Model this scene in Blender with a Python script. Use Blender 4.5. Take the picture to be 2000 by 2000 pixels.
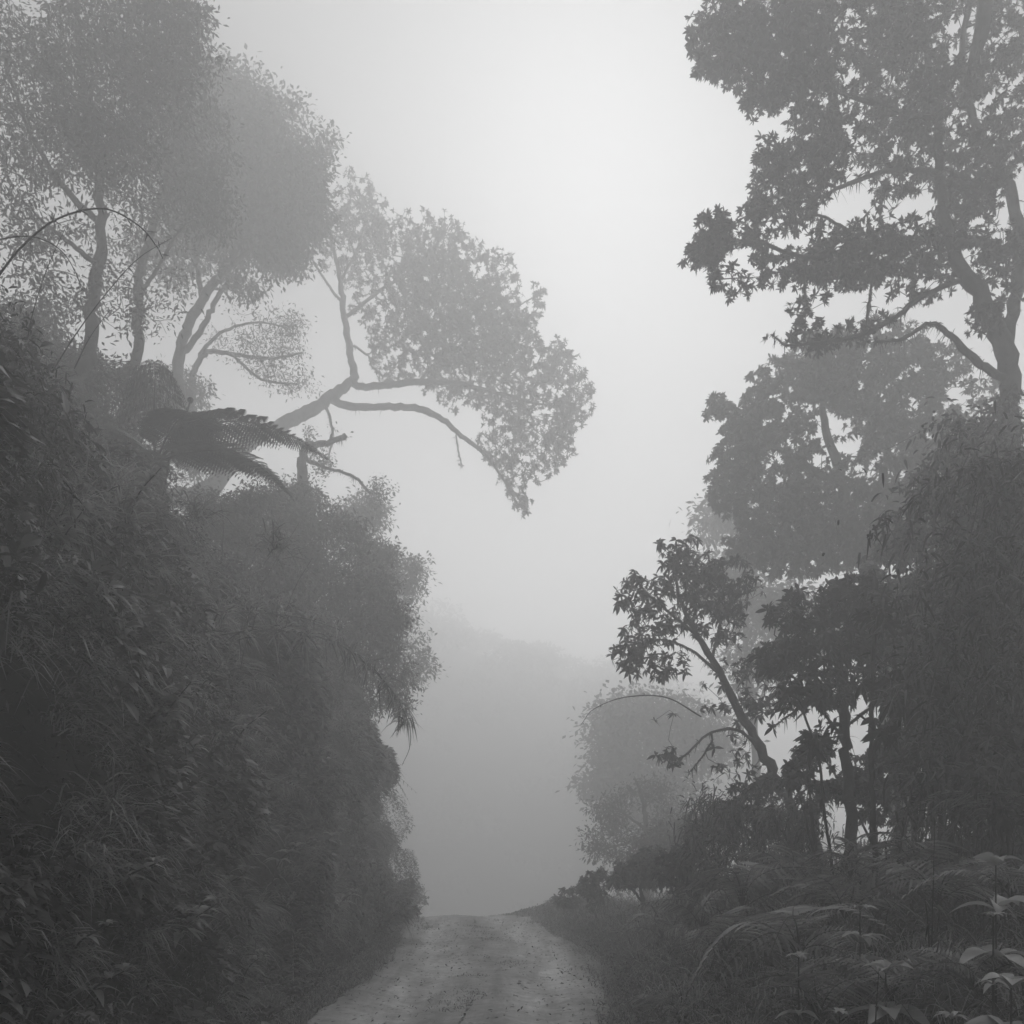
import bpy, math, random
import numpy as np
from mathutils import Vector, Matrix

SC = bpy.context.scene
for o in list(bpy.data.objects):
    bpy.data.objects.remove(o)
COL = SC.collection
RNG = np.random.default_rng(11)
random.seed(5)

# ------------------------------------------------------------------ camera
F = 1900.0          # focal length in units of the photo's 2000 px frame
HZ = 1640.0         # row of the horizon
CAMZ = 1.6
cam = bpy.data.objects.new("camera", bpy.data.cameras.new("camera"))
COL.objects.link(cam)
cam.location = (0, 0, CAMZ)
cam.rotation_euler = (math.radians(90), 0, 0)
cam.data.sensor_width = 36
cam.data.lens = 36 * F / 2000
cam.data.shift_y = (HZ - 1000) / 2000
cam.data.clip_start = 0.05
cam.data.clip_end = 1500
SC.camera = cam

# ------------------------------------------------------------------ world and sun
SUN_EL, SUN_AZ = 36.0, 5.0        # ahead of the camera, veiled by the mist
w = bpy.data.worlds.new("World")
SC.world = w
w.use_nodes = True
nt = w.node_tree
bg = nt.nodes["Background"]
sky = nt.nodes.new("ShaderNodeTexSky")
sky.sky_type = 'NISHITA'
sky.sun_disc = False
sky.sun_elevation = math.radians(SUN_EL)
sky.sun_rotation = math.radians(SUN_AZ)
sky.air_density = 1.0
sky.dust_density = 1.0
bw = nt.nodes.new("ShaderNodeRGBToBW")      # black and white film
nt.links.new(sky.outputs[0], bw.inputs[0])
nt.links.new(bw.outputs[0], bg.inputs[0])
bg.inputs[1].default_value = 0.05
sl = bpy.data.lights.new("sun", 'SUN')
sl.energy = 4.2
sl.angle = math.radians(85)
sun = bpy.data.objects.new("sun", sl)
COL.objects.link(sun)
el, az = math.radians(SUN_EL), math.radians(SUN_AZ)
sd = Vector((math.sin(az) * math.cos(el), math.cos(az) * math.cos(el), math.sin(el)))
sun.rotation_euler = sd.to_track_quat('Z', 'Y').to_euler()

SC.view_settings.view_transform = 'Standard'
SC.view_settings.look = 'None'
SC.view_settings.exposure = -0.07
SC.view_settings.gamma = 1.0
SC.cycles.use_denoising = True
SC.cycles.max_bounces = 16
SC.cycles.diffuse_bounces = 3
SC.cycles.glossy_bounces = 2
SC.cycles.transmission_bounces = 3
SC.cycles.volume_bounces = 6
SC.cycles.use_adaptive_sampling = False

# ------------------------------------------------------------------ materials
def mat_new(name):
    m = bpy.data.materials.new(name)
    m.use_nodes = True
    n = m.node_tree.nodes
    return m, m.node_tree, n["Principled BSDF"], n["Material Output"]

def mat_leaf(name, lo, hi, rough=0.5, trans=0.22):
    m, t, p, out = mat_new(name)
    a = t.nodes.new("ShaderNodeAttribute"); a.attribute_name = "tone"
    mr = t.nodes.new("ShaderNodeMapRange")
    mr.inputs[3].default_value = lo; mr.inputs[4].default_value = hi
    t.links.new(a.outputs["Fac"], mr.inputs[0])
    p.inputs["Roughness"].default_value = rough
    p.inputs["Specular IOR Level"].default_value = 0.35
    t.links.new(mr.outputs[0], p.inputs["Base Color"])
    tr = t.nodes.new("ShaderNodeBsdfTranslucent")
    t.links.new(mr.outputs[0], tr.inputs[0])
    mx = t.nodes.new("ShaderNodeMixShader"); mx.inputs[0].default_value = trans
    t.links.new(p.outputs[0], mx.inputs[1]); t.links.new(tr.outputs[0], mx.inputs[2])
    t.links.new(mx.outputs[0], out.inputs[0])
    return m

def mat_noise(name, lo, hi, scale, rough=0.9, bump=0.3, scale2=None, stretch=None):
    m, t, p, out = mat_new(name)
    tc = t.nodes.new("ShaderNodeTexCoord")
    src = tc.outputs["Object"]
    if stretch:
        mp = t.nodes.new("ShaderNodeMapping"); mp.inputs[3].default_value = stretch
        t.links.new(src, mp.inputs[0]); src = mp.outputs[0]
    n1 = t.nodes.new("ShaderNodeTexNoise"); n1.inputs["Scale"].default_value = scale
    n1.inputs["Detail"].default_value = 8; n1.inputs["Roughness"].default_value = 0.65
    t.links.new(src, n1.inputs["Vector"])
    n2 = t.nodes.new("ShaderNodeTexNoise"); n2.inputs["Scale"].default_value = scale2 or scale * 0.17
    n2.inputs["Detail"].default_value = 4
    t.links.new(src, n2.inputs["Vector"])
    ad = t.nodes.new("ShaderNodeMath"); ad.operation = 'MULTIPLY_ADD'
    ad.inputs[1].default_value = 0.6
    t.links.new(n1.outputs[0], ad.inputs[0]); 
    ml = t.nodes.new("ShaderNodeMath"); ml.operation = 'MULTIPLY'; ml.inputs[1].default_value = 0.4
    t.links.new(n2.outputs[0], ml.inputs[0]); t.links.new(ml.outputs[0], ad.inputs[2])
    mr = t.nodes.new("ShaderNodeMapRange")
    mr.inputs[1].default_value = 0.33; mr.inputs[2].default_value = 0.67
    mr.inputs[3].default_value = lo; mr.inputs[4].default_value = hi
    t.links.new(ad.outputs[0], mr.inputs[0])
    t.links.new(mr.outputs[0], p.inputs["Base Color"])
    p.inputs["Roughness"].default_value = rough
    p.inputs["Specular IOR Level"].default_value = 0.25
    b = t.nodes.new("ShaderNodeBump"); b.inputs[0].default_value = bump; b.inputs[1].default_value = 0.02
    t.links.new(n1.outputs[0], b.inputs["Height"]); t.links.new(b.outputs[0], p.inputs["Normal"])
    return m

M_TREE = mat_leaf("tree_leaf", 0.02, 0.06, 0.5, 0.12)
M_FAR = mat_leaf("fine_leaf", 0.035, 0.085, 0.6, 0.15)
M_HERB = mat_leaf("herb_leaf", 0.10, 0.36, 0.38, 0.35)
M_FERN = mat_leaf("fern_leaf", 0.05, 0.34, 0.45, 0.35)
M_GRASS = mat_leaf("grass_blade", 0.02, 0.36, 0.45, 0.35)
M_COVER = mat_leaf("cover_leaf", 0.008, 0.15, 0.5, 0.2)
M_DRY = mat_leaf("dry_leaf", 0.03, 0.12, 0.8, 0.1)
M_MOSS = mat_leaf("hanging_moss", 0.03, 0.08, 0.9, 0.1)
M_BARK = mat_noise("bark", 0.03, 0.10, 9, 0.95, 0.6)
M_STEM = mat_noise("stem", 0.04, 0.11, 14, 0.7, 0.2)
M_SOIL = mat_noise("soil", 0.02, 0.06, 3.0, 0.95, 0.8)
M_ROAD = mat_noise("dirt", 0.30, 0.66, 6.0, 0.95, 0.8, 0.8, (1.0, 1.6, 1))
def track_tone(m):
    t = m.node_tree; n = t.nodes; p = n["Principled BSDF"]
    src = p.inputs["Base Color"].links[0].from_socket
    tc = n.new("ShaderNodeTexCoord"); mp = n.new("ShaderNodeMapping"); mp.inputs[3].default_value = (2.4, .28, 1)
    nz = n.new("ShaderNodeTexNoise"); nz.inputs["Scale"].default_value = 1.0; nz.inputs["Detail"].default_value = 6; nz.inputs["Roughness"].default_value = .6; nz.inputs["Distortion"].default_value = .4
    mr = n.new("ShaderNodeMapRange"); mr.inputs[1].default_value = .36; mr.inputs[2].default_value = .6; mr.inputs[3].default_value = .58; mr.inputs[4].default_value = 1.1
    mu = n.new("ShaderNodeMath"); mu.operation = 'MULTIPLY'
    at_ = n.new("ShaderNodeAttribute"); at_.attribute_name = "tone"
    m2 = n.new("ShaderNodeMath"); m2.operation = 'MULTIPLY'
    t.links.new(tc.outputs["Object"], mp.inputs[0]); t.links.new(mp.outputs[0], nz.inputs["Vector"])
    t.links.new(nz.outputs[0], mr.inputs[0]); t.links.new(mr.outputs[0], mu.inputs[0]); t.links.new(src, mu.inputs[1])
    t.links.new(mu.outputs[0], m2.inputs[0]); t.links.new(at_.outputs["Fac"], m2.inputs[1])
    t.links.new(m2.outputs[0], p.inputs["Base Color"])
track_tone(M_ROAD)
M_STONE = mat_noise("stone", 0.3, 0.6, 10, 0.9, 0.3)

# ------------------------------------------------------------------ numpy helpers
def hash3(ix, iy, iz, s):
    h = (ix * 374761393 + iy * 668265263 + iz * 2147483647 + s * 974634533) & 0xFFFFFFFF
    h = ((h ^ (h >> 13)) * 1274126177) & 0xFFFFFFFF
    h = (h ^ (h >> 16)) & 0xFFFFFF
    return h / float(0xFFFFFF)

def vnoise(x, y, z=None, s=0):
    x = np.asarray(x, float); y = np.asarray(y, float)
    z = np.zeros_like(x) if z is None else np.asarray(z, float)
    ix, iy, iz = (np.floor(a).astype(np.int64) for a in (x, y, z))
    fx, fy, fz = x - ix, y - iy, z - iz
    fx, fy, fz = (f * f * (3 - 2 * f) for f in (fx, fy, fz))
    r = 0
    for dx in (0, 1):
        for dy in (0, 1):
            for dz in (0, 1):
                wgt = (fx if dx else 1 - fx) * (fy if dy else 1 - fy) * (fz if dz else 1 - fz)
                r = r + wgt * hash3(ix + dx, iy + dy, iz + dz, s)
    return r

def fbm(x, y, z=None, s=0, o=3):
    r, a, tot = 0, 1.0, 0
    z = np.zeros_like(np.asarray(x, float)) if z is None else z
    for k in range(o):
        f = 2 ** k
        r = r + a * vnoise(x * f, y * f, z * f, s + k * 17); tot += a; a *= 0.5
    return r / tot

def nrm(v):
    v = np.asarray(v, float)
    return v / np.maximum(np.linalg.norm(v, axis=-1, keepdims=True), 1e-9)

def sstep(t):
    t = np.clip(t, 0, 1)
    return t * t * (3 - 2 * t)

def rdir(n, rng=None):
    return nrm((rng or RNG).normal(size=(n, 3)))

class MB:
    def __init__(s):
        s.V, s.Q, s.T, s.n = [], [], [], 0
    def add(s, V, Q, tone=None):
        V = np.asarray(V, float).reshape(-1, 3)
        s.V.append(V); s.Q.append(np.asarray(Q, np.int64).reshape(-1, 4) + s.n)
        s.T.append(np.zeros(len(V)) if tone is None else tone)
        s.n += len(V)
    def mesh(s, name, mat, smooth=False, origin=None):
        V = np.concatenate(s.V); Q = np.concatenate(s.Q); T = np.concatenate(s.T)
        if origin is not None:
            V = V - np.asarray(origin, float)
        me = bpy.data.meshes.new(name)
        me.vertices.add(len(V)); me.vertices.foreach_set("co", V.astype(np.float32).ravel())
        me.loops.add(len(Q) * 4); me.loops.foreach_set("vertex_index", Q.astype(np.int32).ravel())
        me.polygons.add(len(Q)); me.polygons.foreach_set("loop_start", (np.arange(len(Q)) * 4).astype(np.int32))
        me.update(calc_edges=True)
        me.polygons.foreach_set("use_smooth", np.full(len(Q), bool(smooth)))
        at = me.attributes.new("tone", 'FLOAT', 'POINT'); at.data.foreach_set("value", T.astype(np.float32))
        me.materials.append(mat)
        return me
    def obj(s, name, mat, parent=None, smooth=False, origin=None):
        return obj_from(name, s.mesh(name, mat, smooth, origin), parent)

def obj_from(name, me, parent=None):
    o = bpy.data.objects.new(name, me)
    COL.objects.link(o)
    if parent is not None:
        o.parent = parent
    return o

def ribbons(mb, P, D, L, W, prof, droop=0.0, U=None, fold=0.0, tone=None, rng=None, curl=0.0):
    """many leaf blades at once: P root, D direction, L length, W full width, prof width per row"""
    rng = rng or RNG
    P = np.asarray(P, float); n = len(P)
    if n == 0:
        return
    D = nrm(D)
    L = np.broadcast_to(np.asarray(L, float), (n,)); W = np.broadcast_to(np.asarray(W, float), (n,))
    dr = np.broadcast_to(np.asarray(droop, float), (n,))
    if U is None:
        U = rdir(n, rng) * 0.7 + np.array([0, 0, 1.0])
    S = nrm(np.cross(U, D)); N = nrm(np.cross(D, S))
    R = len(prof); t = np.linspace(0, 1, R)
    C = P[:, None, :] + D[:, None, :] * (L[:, None] * t)[:, :, None]
    C[:, :, 2] -= (dr * L)[:, None] * t ** 2
    C = C + N[:, None, :] * (curl * L[:, None] * (t * (1 - t)))[:, :, None]
    hw = 0.5 * W[:, None] * np.asarray(prof)[None, :]
    a = C - S[:, None, :] * hw[:, :, None]; b = C + S[:, None, :] * hw[:, :, None]
    if tone is None:
        tone = rng.random(n)
    if fold:
        a = a + N[:, None, :] * (hw * fold)[:, :, None]; b = b + N[:, None, :] * (hw * fold)[:, :, None]
        V = np.stack([a, C, b], 2).reshape(-1, 3); k = 3
    else:
        V = np.stack([a, b], 2).reshape(-1, 3); k = 2
    base = (np.arange(n) * R * k)[:, None]
    q = []
    for r in range(R - 1):
        for c in range(k - 1):
            q.append(np.stack([base[:, 0] + r * k + c, base[:, 0] + r * k + c + 1,
                               base[:, 0] + (r + 1) * k + c + 1, base[:, 0] + (r + 1) * k + c], 1))
    mb.add(V, np.concatenate(q), np.repeat(tone, R * k))

def tube(mb, pts, rad, sides=6, rough=0.0, rng=None, tone=0.3):
    pts = np.asarray(pts, float); rad = np.asarray(rad, float); n = len(pts)
    d = np.gradient(pts, axis=0); d = nrm(d)
    ref = np.array([0.0, 0, 1]) if abs(d[0][2]) < 0.9 else np.array([1.0, 0, 0])
    X = np.zeros_like(pts)
    x = ref
    for i in range(n):
        x = x - d[i] * np.dot(x, d[i]); l = np.linalg.norm(x)
        x = x / l if l > 1e-6 else nrm(np.cross(d[i], [0.3, 0.5, 0.8]))
        X[i] = x
    Y = np.cross(d, X)
    a = np.linspace(0, 2 * np.pi, sides, endpoint=False)
    rr = rad[:, None] * np.ones(sides)[None, :]
    if rough:
        rr = rr * (1 + rough * ((rng or RNG).random(rr.shape) - 0.5) * 2)
    V = pts[:, None, :] + X[:, None, :] * (np.cos(a)[None, :] * rr)[:, :, None] + Y[:, None, :] * (np.sin(a)[None, :] * rr)[:, :, None]
    i = np.arange(n - 1)[:, None] * sides; j = np.arange(sides)[None, :]; j2 = (j + 1) % sides
    Q = np.stack([i + j, i + j2, i + sides + j2, i + sides + j], 2).reshape(-1, 4)
    mb.add(V.reshape(-1, 3), Q, np.full(n * sides, tone))

def spline(pts, step=6):
    P = np.asarray(pts, float)
    if len(P) < 3:
        return np.array([P[0] + (P[-1] - P[0]) * t for t in np.linspace(0, 1, step + 1)])
    E = np.vstack([2 * P[0] - P[1], P, 2 * P[-1] - P[-2]])
    out = []
    for i in range(1, len(E) - 2):
        for k in range(step):
            t = k / step
            out.append(0.5 * ((2 * E[i]) + (E[i + 1] - E[i - 1]) * t + (2 * E[i - 1] - 5 * E[i] + 4 * E[i + 1] - E[i + 2]) * t * t
                              + (3 * E[i] - E[i - 1] - 3 * E[i + 1] + E[i + 2]) * t ** 3))
    out.append(E[-2])
    return np.array(out)

def at(u, v, Y):
    """world point seen at photo position (u, v) standing at distance Y"""
    return np.array([(u - 1000) / F * Y, Y, CAMZ + (HZ - v) / F * Y])

def tag(o, label=None, cat=None, group=None, kind=None):
    if label: o["label"] = label
    if cat: o["category"] = cat
    if group: o["group"] = group
    if kind: o["kind"] = kind
    return o

def empty(name, loc, label, cat, group=None):
    o = bpy.data.objects.new(name, None)
    o.empty_display_size = 0.2
    COL.objects.link(o); o.location = loc
    return tag(o, label, cat, group)

# ------------------------------------------------------------------ terrain
def road_c(Y):
    return np.interp(Y, [-20, 0, 5, 8.4, 12.6, 20, 27, 36, 50, 200], [-.2, -.3, -.45, -.46, -.25, -.8, -2.2, -6, -14, -60])
def road_z(Y):
    Y = np.asarray(Y, float)
    a = np.where(Y > 18, -0.008 * (np.minimum(Y, 29) - 18) ** 2, 0.0)
    return a - np.clip(Y - 29, 0, 16) * 0.18
def bank_x(Y):
    return np.interp(Y, [-20, 3, 8, 14, 20, 26, 34, 50, 200], [-2.2, -2.25, -2.3, -2.15, -2.2, -3.5, -6.5, -12, -50])
def height(X, Y, rough=True):
    X = np.asarray(X, float); Y = np.asarray(Y, float)
    z = road_z(Y)
    wob = 0.5 * (fbm(X * 0 + Y * 0.45, Y * 0.2 + 7, s=3) - 0.5)
    d = bank_x(Y) + wob - X
    tw = np.clip((Y - 10) * 0.3, 0, 2.0)
    up = 4.9 * sstep(d / 1.5) + 0.25 * np.clip(d - 1.5, 0, tw) + 14 * (1 - np.exp(-1.15 * np.maximum(d - 1.5 - tw, 0) / 14))
    up = up + np.clip((Y - 22) * 0.32, 0, 9) * sstep((d - 2) / 5)
    e = X - (road_c(Y) + 1.45)
    up = up * (1 - 0.85 * sstep((Y - 34) / 14))
    ur = 0.45 * sstep(e / 0.9) + 3.0 * (1 - np.exp(-0.22 * np.maximum(e - 0.9, 0) / 3.0))
    ur = ur - np.clip((Y - 14) * 0.16, 0, 7) * sstep(e / 3)
    far = sstep((Y - 64) / 30) * np.clip(22 - 0.3 * X, 8, 24) - 3.4
    z = z + np.minimum(up, 17) + ur
    z = np.where(far > 0, np.maximum(z, z * (1 - sstep((Y - 64) / 30)) + far), z)
    z = z - 0.85 * z * sstep((-X - 20) / 14) - 10 * sstep((X - 13) / 16)
    if rough:
        off = sstep((np.maximum(d, e)) / 0.6)
        z = z + off * (0.45 * (fbm(X * 0.9, Y * 0.9, s=9) - 0.5) + 0.12 * (fbm(X * 4, Y * 4, s=19) - 0.5))
    return z
def normal(X, Y, e=0.06):
    dx = (height(X + e, Y) - height(X - e, Y)) / (2 * e)
    dy = (height(X, Y + e) - height(X, Y - e)) / (2 * e)
    return nrm(np.stack([-dx, -dy, np.ones_like(dx)], -1))

def axis(lo, hi, parts):
    out = [lo]
    for end, st in parts:
        n = max(1, int(round((end - out[-1]) / st)))
        out += list(np.linspace(out[-1], end, n + 1)[1:])
    return np.array(out)
gx = axis(-60, 60, [(-9, 1.5), (-5, .25), (-1.8, .07), (3, .16), (8, .3), (60, 1.5)])
gy = axis(-8, 120, [(2, .6), (22, .15), (45, .5), (120, 2.2)])
GX, GY = np.meshgrid(gx, gy)
GZ = height(GX, GY)
inroad = (np.abs(GX - road_c(GY)) < 1.55)
GZ = GZ - np.where(inroad, 0.22, 0)
nx, ny = len(gx), len(gy)
ii, jj = np.meshgrid(np.arange(nx - 1), np.arange(ny - 1))
b0 = (jj * nx + ii).ravel()
gm = MB(); gm.add(np.stack([GX, GY, GZ], -1).reshape(-1, 3), np.stack([b0, b0 + 1, b0 + nx + 1, b0 + nx], 1))
tag(gm.obj("ground", M_SOIL, smooth=True), kind="structure")

# road: rutted dirt with a raised middle strip
ry = axis(1.0, 45, [(16, .05), (24, .1), (45, .4)])
rs = np.linspace(-1.62, 1.62, 82)
RS, RY = np.meshgrid(rs, ry)
RX = road_c(RY) + RS + 0.12 * (fbm(RY * 0.9, RS * 0 + 2, s=40) - 0.5) * np.sign(RS)
rc = 0.72 + 0.1 * (fbm(RY * .5, RS * 0, s=41) - .5)
rut = -0.06 * np.exp(-((np.abs(RS) - rc) / 0.26) ** 2) * (.5 + fbm(RY * .6, RS * 0 + 4, s=44))
RZ = road_z(RY) + 0.012 + rut + 0.09 * (fbm(RX * 1.6, RY * 1.1, s=31) - 0.5) + 0.03 * (fbm(RX * 7, RY * 5, s=33) - 0.5) + 0.012 * (vnoise(RX * 22, RY * 22, s=35) - 0.5)
edge = sstep((np.abs(RS) - 1.3) / 0.32)
RZ = RZ - edge * 0.12
# worn wheel tracks are packed pale, the strip between them and the margins are darker with humus
ROADTONE = 0.62 + 0.45 * np.exp(-((np.abs(RS) - rc) / 0.34) ** 2) - .22 * sstep((np.abs(RS) - 1.15) / .4)
nx, ny = len(rs), len(ry)
ii, jj = np.meshgrid(np.arange(nx - 1), np.arange(ny - 1))
b0 = (jj * nx + ii).ravel()
rm = MB(); rm.add(np.stack([RX, RY, RZ], -1).reshape(-1, 3), np.stack([b0, b0 + 1, b0 + nx + 1, b0 + nx], 1), ROADTONE.ravel())
tag(rm.obj("dirt_road", M_ROAD, smooth=True), kind="structure")

# loose stones on the road
def stones():
    mb = MB()
    n = 1500
    Y = 4 + 17 * RNG.random(n) ** 1.1; S = (RNG.random(n) * 2 - 1) * 1.55
    X = road_c(Y) + S
    r = 0.004 + 0.011 * RNG.random(n) ** 4
    th = np.array([[1, 0, 0], [0, 1, 0], [-1, 0, 0], [0, -1, 0]]) 
    for i in range(n):
        r[i] *= .9
        c = np.array([X[i], Y[i], float(road_z(Y[i])) + 0.0]); a = RNG.random() * 6.28
        ring = [[math.cos(a + k * 1.571) * (0.8 + .4 * RNG.random()), math.sin(a + k * 1.571) * (0.8 + .4 * RNG.random())] for k in range(4)]
        V = [c + r[i] * np.array([p[0], p[1], -.3]) for p in ring] + [c + r[i] * np.array([p[0] * .55, p[1] * .55, .75 + .3 * RNG.random()]) for p in ring]
        mb.add(V, [[0, 1, 5, 4], [1, 2, 6, 5], [2, 3, 7, 6], [3, 0, 4, 7], [4, 5, 6, 7]])
    tag(mb.obj("gravel", M_STONE), "loose pale gravel and small stones strewn over the dirt road", "gravel", kind="stuff")
stones()
def litter():
    mb = MB(); n = 2600
    Y = 4.2 + 15 * RNG.random(n) ** 1.2; S = (RNG.random(n) * 2 - 1); S = np.sign(S) * np.abs(S) ** .6 * 1.6
    X = road_c(Y) + S
    D = rdir(n); D[:, 2] *= .15
    L = .02 + .04 * RNG.random(n)
    ribbons(mb, np.stack([X, Y, road_z(Y) + .035 + 0 * X], -1), D, L, L * .4, [.15, .85, 1.0, .7, .05], .1, U=np.tile([0, 0, 1.0], (n, 1)) + RNG.normal(size=(n, 3)) * .25, curl=.2)
    tag(mb.obj("leaf_litter", M_DRY), "fallen leaves scattered on the dirt road", "leaf litter", kind="stuff")
litter()

# ------------------------------------------------------------------ ground cover (stuff)
LANCE = [.15, .85, 1.0, .7, .05]
RHOMB = [.12, 1.0, .05]
BLADE = [.7, 1.0, .75, .08]

def lump(X, Y, Z):
    return np.clip((fbm(X * 1.0 + 3, Y * 0.8, Z * 1.05, s=51, o=2) - 0.40) * 3.2, 0, 1)

def bank_points(n, x0, x1, y0, y1, yp=1.0, hfun=None):
    Y = y0 + (y1 - y0) * RNG.random(n) ** yp
    # spread by slope length so that the steep face receives its share
    k, rows = 70, 160
    xs = np.linspace(x0, x1, k); ys = np.linspace(y0, y1, rows)
    H = height(xs[None, :] + 0 * ys[:, None], ys[:, None] + 0 * xs[None, :], rough=False)
    ds = np.sqrt(np.diff(xs)[None, :] ** 2 + np.diff(H, axis=1) ** 2)
    cs = np.concatenate([np.zeros((rows, 1)), np.cumsum(ds, 1)], 1)
    cs /= cs[:, -1:]
    ri = np.clip(((Y - y0) / (y1 - y0) * (rows - 1) + RNG.random(n) - .5).round().astype(int), 0, rows - 1)
    t = RNG.random(n); X = np.empty(n)
    for q in range(rows):
        m = ri == q
        X[m] = np.interp(t[m], cs[q], xs)
    Z = height(X, Y); N = normal(X, Y)
    return np.stack([X, Y, Z], -1), N

def on_bank(u, v):
    """where the ray through (u, v) meets the vegetated left bank"""
    Y = np.arange(3.5, 30, .02)
    P = np.stack([(u - 1000) / F * Y, Y, CAMZ + (HZ - v) / F * Y], -1)
    hit = np.where(height(P[:, 0], P[:, 1]) >= P[:, 2])[0]
    return P[hit[0]] if len(hit) else at(u, v, 8)

def mat_cover():
    # leafy mat over the left bank and slope
    mb = MB()
    P, N = bank_points(260000, -8.5, -2.05, 3.6, 24, 1.25)
    lp = lump(P[:, 0], P[:, 1], P[:, 2])
    h = (0.06 + 0.66 * lp) * (1 - 0.45 * RNG.random(len(P)) ** 2)
    Q = P + N * h[:, None]
    out = nrm(N * 0.8 + rdir(len(P)) * 0.9 + np.array([0, 0, 0.1]))
    patch = fbm(P[:, 0] * .7, P[:, 1] * .7, P[:, 2] * .7, s=77, o=2)
    L = np.where(patch > .54, .11, .05) * (0.6 + .8 * RNG.random(len(P)))
    tone = np.clip(RNG.random(len(P)) * .6 + .35 * lp, 0, 1)
    ribbons(mb, Q, out, L, L * np.where(patch > .52, .42, .3), RHOMB, 0.35, tone=tone)
    # creepers with broader leaves in drifts
    P, N = bank_points(30000, -6.5, -2.05, 3.6, 14, 1.2)
    k_ = fbm(P[:, 0] * 1.1 + 5, P[:, 1] * 1.1, P[:, 2] * 1.1, s=71, o=2) > .59
    P, N = P[k_], N[k_]; n = len(P)
    lp = lump(P[:, 0], P[:, 1], P[:, 2])
    Q = P + N * (.1 + .66 * lp)[:, None]
    L = .06 + .09 * RNG.random(n) ** 1.5
    ribbons(mb, Q, N * .5 + rdir(n) * 1.0, L, L * .5, [.15, .8, 1.0, .75, .05], .1 + .5 * RNG.random(n), U=N * .6 + np.array([0, 0, .8]) + rdir(n) * .4, fold=.3, tone=.35 + 1.1 * RNG.random(n))
    tag(mb.obj("leafy_undergrowth", M_COVER), "dense mat of small leaves hanging over the steep left bank", "undergrowth", kind="stuff")

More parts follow.
